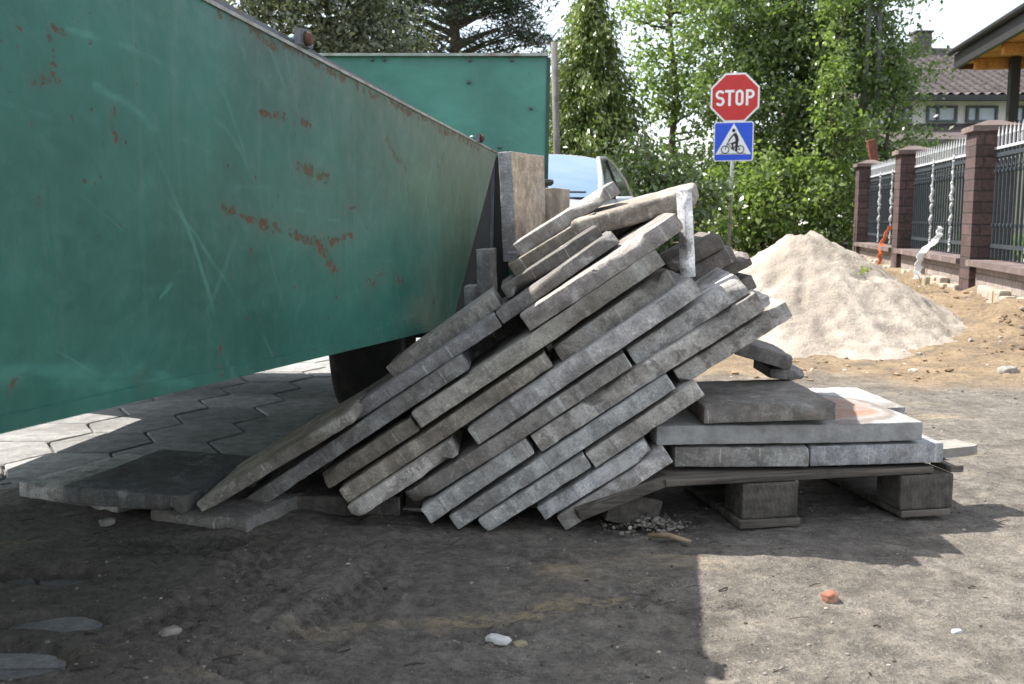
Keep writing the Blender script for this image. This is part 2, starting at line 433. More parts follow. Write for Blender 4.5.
def wood_mat(name, a, b, ax=0):
    m = mat(name); t = NT(m)
    v = t.coord()
    sc = [40, 40, 40]; sc[ax] = 2.5
    g = t.noise(t.scale(v, sc), 1.0, 6, 0.65, 0.8)
    n2 = t.noise(v, 6, 4, 0.6)
    c = t.mix(t.ramp(g, 0.3, 0.7), a, b)
    c = t.mix(t.math('MULTIPLY', t.ramp(n2, 0.5, 0.7), 0.5), c, tuple(x * 0.5 for x in a))
    return t.out(c, 0.85, t.bump(g, 0.6, 0.004), spec=0.25)
WOOD = wood_mat("weathered_wood", (0.045, 0.039, 0.034), (0.165, 0.145, 0.124))
def endgrain():
    m = mat("block_end_grain"); t = NT(m); v = t.coord()
    w = t.n('ShaderNodeTexWave', {'Vector': t.vmath('ADD', v, (0.11, 0.0, -0.02)).outputs[0], 'Scale': 26.0, 'Distortion': 2.5, 'Detail': 3.0, 'Detail Scale': 1.5}, wave_type='RINGS', rings_direction='Y')
    n = t.noise(v, 30, 6, 0.7); n2 = t.noise(v, 9, 5, 0.65)
    c = t.mix(t.math('MULTIPLY', w.outputs[1], 0.35), (0.085, 0.077, 0.068), (0.125, 0.112, 0.098))
    c = t.mix(1.0, c, t.mix(t.ramp(n, 0.3, 0.7), (0.6, 0.6, 0.6), (1.3, 1.3, 1.28)), 'MULTIPLY')
    c = t.mix(t.math('MULTIPLY', t.ramp(n2, 0.5, 0.65), 0.6), c, (0.04, 0.036, 0.032))
    return t.out(c, 0.9, t.bump(t.math('ADD', t.math('MULTIPLY', w.outputs[1], 0.12), n), 0.6, 0.005), spec=0.2)
BLOCKWOOD = endgrain()
SOFFIT = wood_mat("varnished_pine", (0.42, 0.17, 0.050), (0.66, 0.34, 0.11), 1)
BARK = wood_mat("bark", (0.055, 0.045, 0.036), (0.15, 0.125, 0.10), 2)
POLEWOOD = wood_mat("grey_pole_wood", (0.09, 0.083, 0.076), (0.20, 0.187, 0.172), 2)
RUBBER = simple("rubber", (0.022, 0.022, 0.021), 0.85, 40, 0.3, 0.3, dirt=(0.07, 0.06, 0.05), dirt_amt=0.5)
STEEL = simple("dull_steel", (0.12, 0.125, 0.14), 0.5, 30, 0.3, 0.2, metallic=0.3, dirt=(0.12, 0.07, 0.04))
BARE = simple("bare_edge_steel", (0.34, 0.35, 0.32), 0.5, 30, 0.4, 0.2, metallic=0.2, dirt=(0.14, 0.07, 0.04), dirt_amt=0.8)
RUSTY = simple("rusty_iron", (0.10, 0.055, 0.035), 0.85, 40, 0.5, 0.5)
BLACK = simple("black_paint", (0.025, 0.026, 0.028), 0.45, 20, 0.2, 0.1)
IRON = simple("fence_iron", (0.032, 0.040, 0.047), 0.5, 20, 0.25, 0.15)
WHITEP = simple("white_fence_paint", (0.44, 0.45, 0.47), 0.5, 40, 0.12, 0.2)
GALV = simple("galvanised_steel", (0.42, 0.44, 0.45), 0.4, 25, 0.2, 0.1, metallic=0.6)
RED = simple("sign_red", (0.50, 0.030, 0.028), 0.45, 6, 0.10, 0.0)
BLUE = simple("sign_blue", (0.018, 0.085, 0.62), 0.42, 6, 0.08, 0.0)
SWHITE = simple("sign_white", (0.78, 0.79, 0.80), 0.45, 6, 0.05, 0.0)
SBLACK = simple("sign_black", (0.012, 0.012, 0.013), 0.5, 6, 0.05, 0.0)
PLASTER = simple("white_render", (0.84, 0.83, 0.81), 0.9, 8, 0.06, 0.1)
CARP = simple("silver_car_paint", (0.42, 0.44, 0.47), 0.28, 3, 0.03, 0.0, metallic=0.35, spec=0.5)
DARKTRIM = simple("dark_trim", (0.02, 0.02, 0.022), 0.5, 10, 0.1, 0.0)
BRICKCHIP = simple("broken_brick", (0.27, 0.115, 0.075), 0.9, 60, 0.3, 0.5, dirt=(0.45, 0.38, 0.30))
STONE = simple("stone", (0.24, 0.22, 0.20), 0.9, 50, 0.35, 0.5)
PALESTONE = simple("pale_stone", (0.52, 0.51, 0.49), 0.85, 50, 0.15, 0.4)
TAPEW = simple("white_tape", (0.80, 0.80, 0.78), 0.5, 12, 0.06, 0.1)
TAPEO = simple("orange_tape", (0.72, 0.16, 0.05), 0.5, 12, 0.1, 0.1)
HOLLOW = simple("plinth_concrete", (0.33, 0.29, 0.24), 0.95, 18, 0.3, 0.6, dirt=(0.30, 0.21, 0.11), dirt_amt=0.8)

def glass_mat(name, col, rough=0.03, ior=1.9):
    m = mat(name); t = NT(m)
    v = t.coord()
    n = t.noise(v, 3, 3, 0.5)
    c = t.mix(n, tuple(x * 0.8 for x in col), tuple(x * 1.2 for x in col))
    return t.out(c, rough, None, 0.0, 0.5, IOR=ior)
WSCREEN = simple("windscreen_glass", (0.30, 0.42, 0.54), 0.05, 2, 0.10, 0.0, metallic=0.75, spec=0.5)
PANE = glass_mat("window_glass", (0.14, 0.17, 0.20), 0.05, 1.9)
SIDEGL = glass_mat("tinted_glass", (0.012, 0.015, 0.014), 0.12, 1.35)

def brick_mat(name, c1, c2, mort, bw, bh, ms=0.008, nsc=30):
    m = mat(name); t = NT(m)
    v = t.coord(); s = t.sep(v)
    vec = t.n('ShaderNodeCombineXYZ', {0: t.math('ADD', s[0], s[1]), 1: s[2], 2: 0.0}).outputs[0]
    b = t.n('ShaderNodeTexBrick', {'Vector': vec, 'Color1': c1 + (1,), 'Color2': c2 + (1,), 'Mortar': mort + (1,), 'Scale': 1.0, 'Mortar Size': ms, 'Mortar Smooth': 0.3, 'Bias': 0.0, 'Brick Width': bw, 'Row Height': bh})
    n1 = t.noise(v, nsc, 5, 0.7)
    n2 = t.noise(v, 3.0, 4, 0.6)
    c = t.mix(1.0, b.outputs[0], t.mix(t.ramp(n1, 0.3, 0.7), (0.75, 0.75, 0.75), (1.25, 1.25, 1.25)), 'MULTIPLY')
    c = t.mix(t.math('MULTIPLY', t.ramp(n2, 0.55, 0.75), 0.3), c, (0.26, 0.22, 0.19))
    h = t.math('SUBTRACT', t.math('MULTIPLY', n1, 0.4), t.math('MULTIPLY', b.outputs['Fac'], 1.0))
    return t.out(c, 0.85, t.bump(h, 0.8, 0.012), spec=0.25)
BRICK = brick_mat("maroon_clinker", (0.098, 0.063, 0.060), (0.064, 0.045, 0.044), (0.05, 0.04, 0.038), 0.26, 0.098)
BLOCKW = brick_mat("plinth_block", (0.30, 0.26, 0.235), (0.22, 0.185, 0.17), (0.17, 0.14, 0.12), 0.24, 0.12, 0.007)
CAPM = simple("cap_tile", (0.130, 0.098, 0.092), 0.8, 20, 0.3, 0.3, dirt=(0.28, 0.23, 0.19), dirt_amt=0.5)

def leaf_mat(name, a, b, trans=0.5, tcol=None):
    m = mat(name); t = NT(m)
    isl = t.n('ShaderNodeNewGeometry').outputs['Random Per Island']
    v = t.coord()
    n = t.noise(v, 0.9, 3, 0.5)
    f = t.math('ADD', t.math('MULTIPLY', isl, 0.6), t.math('MULTIPLY', n, 0.5))
    c = t.mix(t.ramp(f, 0.15, 0.95), a, b)
    p = t.n('ShaderNodeBsdfPrincipled', {'Base Color': c, 'Roughness': 0.36, 'Specular IOR Level': 0.6})
    tc = t.mix(1.0, c, tcol or (1.5, 1.7, 0.7), 'MULTIPLY')
    tr = t.n('ShaderNodeBsdfTranslucent', {'Color': tc})
    mx = t.n('ShaderNodeMixShader', {0: trans * 0.6, 1: p.outputs[0], 2: tr.outputs[0]})
    t.n('ShaderNodeOutputMaterial', {0: mx.outputs[0]})
    return m
LEAF_MID = leaf_mat("leaf_mid_green", (0.068, 0.112, 0.040), (0.190, 0.250, 0.105), 0.6)
LEAF_LIGHT = leaf_mat("leaf_light_green", (0.085, 0.135, 0.038), (0.245, 0.315, 0.120), 0.65)
LEAF_DARK = leaf_mat("leaf_dark_green", (0.034, 0.060, 0.024), (0.090, 0.130, 0.055), 0.45)
LEAF_GREY = leaf_mat("leaf_grey_green", (0.070, 0.085, 0.052), (0.160, 0.175, 0.115), 0.35)
NEED_LIGHT = leaf_mat("spruce_needles", (0.075, 0.115, 0.030), (0.210, 0.260, 0.085), 0.5)
NEED_DARK = leaf_mat("pine_needles", (0.016, 0.034, 0.018), (0.045, 0.075, 0.040), 0.25)
DRYM = leaf_mat("dry_grass", (0.22, 0.17, 0.07), (0.40, 0.31, 0.14), 0.3)
GRASSM = leaf_mat("grass", (0.06, 0.12, 0.02), (0.16, 0.26, 0.05), 0.4)

# ------------------------------------------------------------------ ground
def sstep(a, b, x):
    t = min(1, max(0, (x - a) / (b - a)))
    return t * t * (3 - 2 * t)
FDIR = Vector((0.18, 1, 0)).normalized()
FP1 = Vector((4.24, 9.0, 0))
def fence_x(y): return 4.24 + 0.18 * (y - 9.0)
def seg2(p, a, b):
    ax, ay = a; bx, by = b; dx, dy = bx - ax, by - ay; L = math.hypot(dx, dy)
    return ((p[0] - ax) * dx + (p[1] - ay) * dy) / L, ((p[0] - ax) * dy - (p[1] - ay) * dx) / L, L
def g2(px, py):
    w = G(px, py); return (w.x, w.y)
TRACKS = [(g2(345, 515), g2(150, 640), 0.085), (g2(420, 545), g2(215, 684), 0.075), (g2(80, 560), g2(330, 545), 0.07)]
_r = random.Random(14)
GROOVES = []
for _ in range(46):
    px, py = _r.uniform(170, 700), _r.uniform(548, 690)
    L_ = _r.uniform(35, 150); an = _r.gauss(0.10, 0.12)
    GROOVES.append((g2(px - L_ / 2, py - L_ / 2 * an), g2(px + L_ / 2, py + L_ / 2 * an), _r.uniform(0.004, 0.011), _r.uniform(0.006, 0.016), _r.uniform(0, 9)))
for _ in range(14):
    px, py = _r.uniform(720, 1000), _r.uniform(560, 680)
    L_ = _r.uniform(30, 80); an = _r.gauss(0.15, 0.12)
    GROOVES.append((g2(px - L_ / 2, py - L_ / 2 * an), g2(px + L_ / 2, py + L_ / 2 * an), _r.uniform(0.003, 0.006), _r.uniform(0.004, 0.008), _r.uniform(0, 9)))
def tread(x, y):                        # tyre ruts and scrapes in the foreground soil
    h = 0.0
    for (a, b, w) in TRACKS:
        t, d, L = seg2((x, y), a, b)
        d += 0.05 * math.sin(t * 2.6 + a[0])
        if -0.15 < t < L + 0.15 and abs(d) < 0.2:
            k = sstep(w + 0.03, w - 0.02, abs(d)) * sstep(-0.15, 0.12, t) * sstep(L + 0.15, L - 0.12, t)
            brk = sstep(-0.25, 0.2, noise.noise(Vector((x * 3.1, y * 3.1, 4 + a[0]))))
            h += k * brk * (-0.012 + 0.0065 * math.sin((t + abs(d) * 0.9) * 125))
            h += 0.014 * sstep(0.04, 0.0, abs(abs(d) - w - 0.02)) * brk * (0.5 + 0.7 * noise.noise(Vector((x * 9, y * 9, 1))))
    for (a, b, w, dep, sd_) in GROOVES:
        if abs(y - (a[1] + b[1]) / 2) > 0.12: continue
        t, d, L = seg2((x, y), a, b)
        if 0 < t < L:
            d += 0.012 * noise.noise(Vector((t * 14, sd_, 0))) + 0.03 * noise.noise(Vector((t * 4, sd_, 5)))
            if abs(d) < 0.05:
                e_ = sstep(0, 0.03, t) * sstep(L, L - 0.03, t)
                h += e_ * dep * (-sstep(w * 1.3, 0, abs(d)) + 0.55 * sstep(w * 3.2, w, abs(d + w * 1.2)) * (d < 0))
    return h
HOLES = [(g2(62, 632), 0.11, 0.05), (g2(10, 672), 0.12, 0.06), (g2(40, 588), 0.16, 0.05)]
def gh(x, y):
    p = Vector((x, y, 0))
    d = math.hypot(x, y - 2.5)
    h = 0.010 * noise.noise(p * 1.4) + 0.007 * noise.noise(p * 4.5 + Vector((3, 1, 0)))
    if d < 14:
        h += 0.0045 * noise.noise(p * 13 + Vector((0, 7, 2)))
        if d < 5:
            h += 0.0028 * noise.noise(p * 31) + 0.0035 * max(0, noise.noise(p * 22 + Vector((5, 5, 5))) - 0.25) * 2
    h -= 0.010
    if 1.3 < y < 3.2 and abs(x) < 2.5: h += tread(x, y)
    if y < 3.4 and abs(x) < 2.2:
        h += 0.004 * noise.noise(p * 7.5 + Vector((9, 2, 0))) + 0.006 * max(0, noise.noise(p * 11 + Vector((2, 9, 4))) - 0.15)
    # dirt spread over the pavers in the foreground
    cov = sstep(3.25, 2.75, y + 0.25 * noise.noise(p * 1.7) + 0.12 * max(0, -0.9 - x))
    hole = 0
    for (c_, rx, ry) in HOLES:
        q = math.hypot((x - c_[0]) / rx, (y - c_[1]) / ry) + 0.45 * noise.noise(p * 9)
        hole = max(hole, sstep(1.25, 0.8, q))
    h += cov * sstep(-0.2, -0.8, x) * (0.036 + 0.014 * noise.noise(p * 2.3 + Vector((1, 2, 8)))) * (1 - hole * (0.80 + 0.5 * noise.noise(p * 19) + 0.3 * noise.noise(p * 45))) - 0.006 * hole * cov
    h += 0.024 * sstep(-0.55, -0.25, x) * sstep(3.0, 3.6, y) * (1 - sstep(6, 8, y)) * 0.4
    # dug bank along the fence
    fx = fence_x(y) - x
    if 4.5 < y < 19 and fx < 2.4:
        lump = 0.75 + 0.6 * noise.noise(p * 1.9) + 0.30 * noise.noise(p * 5.5)
        b = sstep(1.7, 0.35, fx) * sstep(5.2, 7.6, y) * (1 - sstep(15.5, 18, y))
        h += b * (0.25 * lump + 0.05 * noise.noise(p * 8.0))
        h += b * 0.03 * max(0, noise.noise(p * 17)) * 2
    if 5.0 < y < 9 and 0.5 < x < 6:       # low lumps where the digger turned
        h += 0.03 * sstep(5.0, 5.4, y) * max(0, noise.noise(p * 3.6 + Vector((0, 0, 3)))) * (1 - sstep(7, 9, y))
        h += 0.045 * math.exp(-((y - 5.25 - 0.05 * math.sin(x * 4)) / 0.10) ** 2) * sstep(1.2, 1.5, x) * max(0, 0.35 + noise.noise(p * 7))
    return h
def axis(lo, hi, step, far, grow=1.22):
    a = list(np.arange(lo, hi + 1e-6, step))
    s = step; x = hi
    while x < far:
        s *= grow; x += s; a.append(x)
    s = step; x = lo
    while x > -far:
        s *= grow; x -= s; a.insert(0, x)
    return a
xs = axis(-1.6, 1.6, 0.0105, 600, 1.12)
ys = axis(1.45, 2.75, 0.0105, 900, 1.025)
ys = [y for y in ys if y > -60]
gv = [(x, y, gh(x, y) if (abs(x) < 12 and -2 < y < 25) else -0.01) for y in ys for x in xs]
nx = len(xs)
gf = [(j * nx + i, j * nx + i + 1, (j + 1) * nx + i + 1, (j + 1) * nx + i) for j in range(len(ys) - 1) for i in range(nx - 1)]
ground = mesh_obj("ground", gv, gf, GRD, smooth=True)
tag(ground, kind="structure")

# ------------------------------------------------------------------ hexagonal pavers
def pavers():
    v = []; f = []
    rh = 0.2; flat = rh * math.sqrt(3)
    for i in range(-28, 4):
        for j in range(-4, 30):
            cx = i * rh * 1.5 - 0.05
            cy = 1.45 + j * flat + (flat / 2 if i % 2 else 0)
            if cx > -0.15 + 0.2 * noise.noise(Vector((cy, 0, 0))) or cy > 10.5: continue
            if cy < 3.0 and cx > -0.75: continue
            rr = random.Random(i * 977 + j)
            tz = 0.006 + rr.uniform(-0.003, 0.003); tx, ty = rr.uniform(-0.008, 0.008), rr.uniform(-0.008, 0.008)
            ro = R(rr.uniform(-1.5, 1.5)); b = len(v)
            rings = ((rh - 0.005, -0.09), (rh - 0.005, -0.005), (rh - 0.011, 0.0))
            for (r_, dz) in rings:
                for k in range(6):
                    for q in range(3):
                        a0, a1 = k * PI / 3 + ro, (k + 1) * PI / 3 + ro
                        tt = q / 3
                        x = r_ * (math.cos(a0) * (1 - tt) + math.cos(a1) * tt); y = r_ * (math.sin(a0) * (1 - tt) + math.sin(a1) * tt)
                        jx = 0.006 * noise.noise(Vector(((cx + x) * 20, (cy + y) * 20, 5))) if dz > -0.05 else 0
                        v.append((cx + x * (1 + jx * 2), cy + y * (1 + jx * 2), tz + dz + x * tx + y * ty + jx * 0.4))
            v.append((cx, cy, tz + 0.001))
            for k in range(18):
                for r_ in range(2):
                    f.append((b + r_ * 18 + k, b + r_ * 18 + (k + 1) % 18, b + (r_ + 1) * 18 + (k + 1) % 18, b + (r_ + 1) * 18 + k))
                f.append((b + 36 + k, b + 36 + (k + 1) % 18, b + 54))
    return tag(mesh_obj("paving", v, f, PAV), kind="structure")
pavers()

# ------------------------------------------------------------------ concrete slabs
def slab_mesh(name, L, D, T, seed, bev=0.0042, chip=1.0, rough=1.0):
    def ax(n, step):
        k = max(2, int((n - 2 * bev) / step))
        return [0, bev * 0.45, bev] + [bev + (n - 2 * bev) * i / k for i in range(1, k)] + [n - bev, n - bev * 0.45, n]
    A = [ax(L, 0.016), ax(D, 0.03), ax(T, 0.014)]
    N = [len(a) - 1 for a in A]
    idx = {}; v = []; f = []
    S = (L, D, T)
    rc = random.Random(seed * 13 + 1); cuts = []
    for _ in range(rc.choice((0, 1, 1, 2, 2, 3))):
        cn = Vector((rc.choice((-1, 1)) * L / 2, -D / 2, rc.choice((-1, 1)) * T / 2))
        if rc.random() < 0.45: cn.x = rc.uniform(-0.9, 0.9) * L / 2
        n_ = Vector((cn.x / (L / 2) * rc.uniform(0.5, 1), rc.uniform(-1, -0.6), cn.z / (T / 2) * rc.uniform(0.6, 1))).normalized()
        cuts.append((cn, n_, rc.uniform(0.003, 0.010) * min(chip, 1.5)))
    def vid(i):
        if i in idx: return idx[i]
        p = Vector([A[k][i[k]] - S[k] / 2 for k in range(3)])
        inner = Vector([max(-S[k] / 2 + bev, min(S[k] / 2 - bev, p[k])) for k in range(3)])
        d = p - inner
        nrm = d.normalized() if d.length > 1e-9 else Vector((0, 0, 1))
        if d.length > 1e-9: p = inner + nrm * bev
        ne = sum(1 for k in range(3) if abs(abs(p[k]) - S[k] / 2) < bev * 1.6)
        so_ = seed * 3.7
        disp = 0.0012 * rough * noise.noise(p * 14 + Vector((so_, 0, 0))) + 0.0007 * rough * noise.noise(p * 60 + Vector((0, so_, 0)))
        if ne >= 2:
            e = noise.noise(p * 17 + Vector((so_, so_, 1))) + 0.5 * noise.noise(p * 47 + Vector((1, so_, 2)))
            disp -= min(chip, 2.0) * (0.0008 + 0.007 * max(0, e - 0.38))
        ce = Vector([x / max(y, 1e-6) for x, y in zip(p, S)])
        p = p + nrm * disp
        for (cn, n_, dp) in cuts:            # knocked-off corners and edges
            k = (p - cn).dot(n_) + dp + 0.006 * noise.noise(p * 40 + Vector((so_, 2, 2)))
            if k > 0 and (p - cn).length < 0.09: p = p - n_ * k
        # a little warp
        p.z += 0.004 * rough * noise.noise(Vector((p.x * 2.2 + so_, p.y * 2.2, 3)))
        idx[i] = len(v); v.append(p)
        return idx[i]
    for k in range(3):
        a, b = (k + 1) % 3, (k + 2) % 3
        for side in (0, N[k]):
            for i in range(N[a]):
                for j in range(N[b]):
                    q = []
                    for (di, dj) in ((0, 0), (1, 0), (1, 1), (0, 1)):
                        t_ = [0, 0, 0]; t_[k] = side; t_[a] = i + di; t_[b] = j + dj
                        q.append(vid(tuple(t_)))
                    f.append(q if side else q[::-1])
    return v, f
seedc = [1]
GREY = (0.46, 0.45, 0.43)
def slab_at(center, e1, e2, e3, L, D, T, label, cat="paving slab", col=GREY, group="concrete slabs of the toppled stack", name="concrete_slab", bev=0.0042, chip=1.0, rough=1.0, m=None):
    seedc[0] += 1
    v, f = slab_mesh(name, L, D, T, seedc[0], bev, chip, rough)
    o = mesh_obj(name, v, f, m or CON, smooth=True)
    M = Matrix((e1, e2, e3)).transposed().to_4x4()
    M.translation = center
    o.matrix_world = M
    o.color = (col[0], col[1], col[2], 1)
    return tag(o, label, cat, group)
def slab(quad, Y, D, label, yaw=None, roll=0.0, tmul=1.0, **kw):
    """quad: the four corners of the near edge (lower left, lower right, upper right, upper left)"""
    rr = random.Random(seedc[0] * 31 + 5)
    Y2 = kw.pop('Y2', Y)
    LL, LR, UR, UL = [P(q[0], q[1], y) for q, y in zip(quad, (Y, Y2, Y2, Y))]
    e1 = ((LR - LL) + (UR - UL)).normalized()
    L = ((LR - LL).length + (UR - UL).length) / 2
    up = ((UL - LL) + (UR - LR)) / 2
    e2 = Vector((0, 1, 0)); e2 = (e2 - e1 * e2.dot(e1)).normalized()
    e3 = e1.cross(e2).normalized()
    if e3.z < 0: e3 = -e3
    T = abs(up.dot(e3)) * tmul
    c = (LL + LR + UR + UL) / 4
    yw = R(rr.uniform(-1.0, 1.0) if yaw is None else yaw)
    rot = Matrix.Rotation(yw, 3, e3) @ Matrix.Rotation(R(roll), 3, e1)
    e1, e2, e3 = rot @ e1, rot @ e2, rot @ e3
    c = c + e2 * (D / 2)
    g = kw.pop('shade', None)
    if g is None: g = rr.uniform(0.86, 1.1)
    col = kw.pop('col', GREY)
    g *= rr.uniform(0.86, 1.14); wv_ = rr.uniform(-0.035, 0.035)
    col = (col[0] * g * (1 + wv_), col[1] * g, col[2] * g * (1 - wv_))
    return slab_at(c, e1, e2, e3, L, D, T, label, col=col, **kw)

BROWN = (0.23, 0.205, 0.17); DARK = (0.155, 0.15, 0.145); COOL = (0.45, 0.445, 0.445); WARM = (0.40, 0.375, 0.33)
S = slab
YF = 2.67
# lowest rows, resting on the soil and the broken pallet board
S([(566, 531), (674, 463), (665, 448), (556, 518)], 2.655, 0.42, "lowest short slab of the toppled stack with a dark round stain", col=COOL, yaw=0.4)
S([(545, 521), (653, 452), (644, 440), (536, 507)], 2.66, 0.42, "short pale slab lying directly on the lowest slab of the toppled stack", col=COOL)
S([(487, 534), (592, 467), (583, 454), (477, 521)], 2.65, 0.40, "blotchy short slab touching the soil, third row up of the toppled stack", col=GREY, shade=0.9)
S([(595, 468), (706, 397), (695, 379), (586, 455)], 2.67, 0.42, "short slab end to end with the blotchy third-row slab, pointing at the pallet slabs", col=GREY)
S([(458, 530), (677, 388), (666, 374), (448, 517)], 2.66, 0.50, "long slab with a darker stained lower end touching the soil, fourth row up", col=GREY, shade=0.98)
S([(682, 385), (794, 318), (785, 300), (674, 371)], 2.70, 0.42, "short slab jutting out farthest right over the stacked pallet slabs", col=GREY, shade=0.86, yaw=-1.5)
S([(431, 525), (535, 454), (526, 440), (420, 509)], 2.655, 0.40, "short pale slab with three seams, low end just above the soil, fifth row up", col=GREY, shade=1.08)
S([(541, 453), (767, 310), (755, 291), (531, 437)], 2.675, 0.50, "long slab of the fifth row whose upper end stops below the sand heap", col=GREY, shade=1.1)
S([(412, 510), (633, 367), (624, 353), (403, 495)], 2.67, 0.50, "long brownish slab with a dark lower corner, directly over the pale three-seam slab", col=(0.335, 0.315, 0.29))
S([(637, 368), (749, 293), (739, 275), (627, 351)], 2.70, 0.36, "short slab with its pale flat top showing, under the foot of the white upright slab", col=GREY, shade=1.0, yaw=-2.5)
S([(356, 521), (459, 455), (450, 441), (346, 507)], 2.66, 0.42, "pale short slab at the lower left of the stack, beside a square black gap", col=GREY, shade=1.12)
S([(478, 445), (703, 295), (692, 277), (466, 430)], 2.665, 0.52, "long bluish grey slab mid-stack with the white slab standing on its upper end", col=(0.45, 0.45, 0.455), shade=1.08)
S([(348, 504), (554, 367), (545, 353), (338, 490)], 2.69, 0.50, "long slab above the pale lower-left slab, brown at its low end", col=WARM, shade=0.85)
S([(562, 363), (679, 287), (668, 269), (553, 348)], 2.70, 0.40, "short grey-brown slab directly above the long bluish slab", col=WARM, shade=0.9)
S([(329, 491), (420, 431), (411, 417), (319, 477)], 2.70, 0.40, "short dark brown slab low on the left, above the long brown-ended one", col=BROWN, shade=0.95)
S([(421, 430), (666, 264), (656, 249), (411, 413)], 2.68, 0.46, "long tan slab with a reddish smear near its upper end", col=(0.38, 0.355, 0.31), shade=0.98)
S([(245, 518), (470, 370), (461, 355), (237, 504)], 2.70, 0.46, "long slab on the far left second from the top, with a white lime streak", col=(0.29, 0.28, 0.265), shade=0.85)
S([(531, 331), (686, 229), (676, 211), (518, 317)], 2.68, 0.42, "blackened mottled slab with a bright clean upper end, below the big rounded slab", col=(0.30, 0.27, 0.25), shade=1.05, chip=2.2, rough=1.6)
S([(203, 515), (357, 421), (348, 411), (190, 504)], 2.575, 0.38, "slab at the far left with its worn low end on the dark flat slab", col=WARM, shade=0.8, bev=0.011, chip=1.8)
S([(357, 421), (503, 328), (494, 313), (349, 411)], 2.73, 0.38, "grey slab continuing up from the worn far-left slab towards the trailer corner", col=(0.25, 0.245, 0.25), shade=1.0)
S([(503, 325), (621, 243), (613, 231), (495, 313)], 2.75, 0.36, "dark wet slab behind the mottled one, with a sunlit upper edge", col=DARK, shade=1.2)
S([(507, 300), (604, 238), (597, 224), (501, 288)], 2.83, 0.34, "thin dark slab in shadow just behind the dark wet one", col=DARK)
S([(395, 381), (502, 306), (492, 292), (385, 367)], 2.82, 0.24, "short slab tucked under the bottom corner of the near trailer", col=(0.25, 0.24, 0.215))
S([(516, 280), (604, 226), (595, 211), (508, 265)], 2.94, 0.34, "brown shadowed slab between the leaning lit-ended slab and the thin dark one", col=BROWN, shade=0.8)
S([(520, 258), (622, 193), (613, 181), (513, 245)], 3.0, 0.22, "slab leaning in front of the car with a light clean patch at its top end", col=(0.32, 0.315, 0.31), shade=1.05)
# the rounded big slab on top and the white slab upright in front of its end
S([(572, 243), (693, 212), (694, 189), (566, 222)], 2.90, 0.40, "big rough slab with rounded corners lying on top of the stack", col=(0.37, 0.34, 0.30), shade=1.08, bev=0.016, chip=2.6, rough=2.4, yaw=-13.0, roll=3)
def upright(quad, Y, D, label, yaw, col, lean=0.0, **kw):
    LL, LR, UR, UL = [P(q[0], q[1], Y) for q in quad]
    e1 = ((UL - LL) + (UR - LR)).normalized()
    L = ((UL - LL).length + (UR - LR).length) / 2
    T = ((LR - LL).length + (UR - UL).length) / 2
    e2 = Vector((0, 1, 0)); e2 = (e2 - e1 * e2.dot(e1)).normalized()
    rot = Matrix.Rotation(R(yaw), 3, e1)
    e2 = rot @ e2
    if lean:
        r2 = Matrix.Rotation(R(lean), 3, e1.cross(e2)); e1 = r2 @ e1; e2 = r2 @ e2
    e3 = e1.cross(e2)
    c = (LL + LR + UR + UL) / 4 + e2 * (D / 2)
    return slab_at(c, e1, e2, e3, L, D, T, label, col=col, **kw)
upright([(675, 279), (687, 278), (689, 187), (677, 190)], 2.80, 0.032, "narrow white slab standing upright on the right end of the stack", -54, (0.86, 0.86, 0.86), lean=-6, group="concrete slabs standing on edge", chip=0.6)
upright([(502, 262), (517, 262), (512, 150), (497, 153)], 3.36, 0.36, "tall tan-faced slab standing on edge between the trailer corner and the car", -19, (0.31, 0.31, 0.32), m=CONTAN, group="concrete slabs standing on edge")
upright([(543, 250), (551, 250), (551, 187), (543, 188)], 3.7, 0.20, "smaller pale slab standing on edge behind the tall tan-faced one", -24, (0.40, 0.33, 0.26), group="concrete slabs standing on edge")
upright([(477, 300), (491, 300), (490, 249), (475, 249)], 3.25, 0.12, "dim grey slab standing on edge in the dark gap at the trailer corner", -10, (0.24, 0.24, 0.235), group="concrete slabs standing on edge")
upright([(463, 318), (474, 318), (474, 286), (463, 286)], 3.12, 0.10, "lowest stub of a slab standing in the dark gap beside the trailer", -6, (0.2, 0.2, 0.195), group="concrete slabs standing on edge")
# slabs behind, right of the white one
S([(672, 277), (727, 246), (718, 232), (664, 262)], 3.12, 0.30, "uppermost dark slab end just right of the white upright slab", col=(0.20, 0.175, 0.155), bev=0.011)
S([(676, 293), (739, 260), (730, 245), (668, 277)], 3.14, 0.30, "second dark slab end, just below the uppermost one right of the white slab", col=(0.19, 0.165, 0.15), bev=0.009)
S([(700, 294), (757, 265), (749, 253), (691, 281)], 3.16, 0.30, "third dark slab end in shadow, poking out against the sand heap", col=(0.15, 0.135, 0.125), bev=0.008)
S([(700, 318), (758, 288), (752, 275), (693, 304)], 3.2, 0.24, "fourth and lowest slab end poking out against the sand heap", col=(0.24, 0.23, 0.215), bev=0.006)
S([(733, 356), (791, 369), (793, 358), (740, 338)], 3.02, 0.36, "dark slab tipped down to the right beneath the farthest jutting slab", col=(0.19, 0.18, 0.175), yaw=-4)
S([(770, 379), (806, 381), (806, 371), (770, 368)], 3.08, 0.22, "small dark slab piece lying right behind the grimy pallet slab", col=(0.17, 0.16, 0.155))
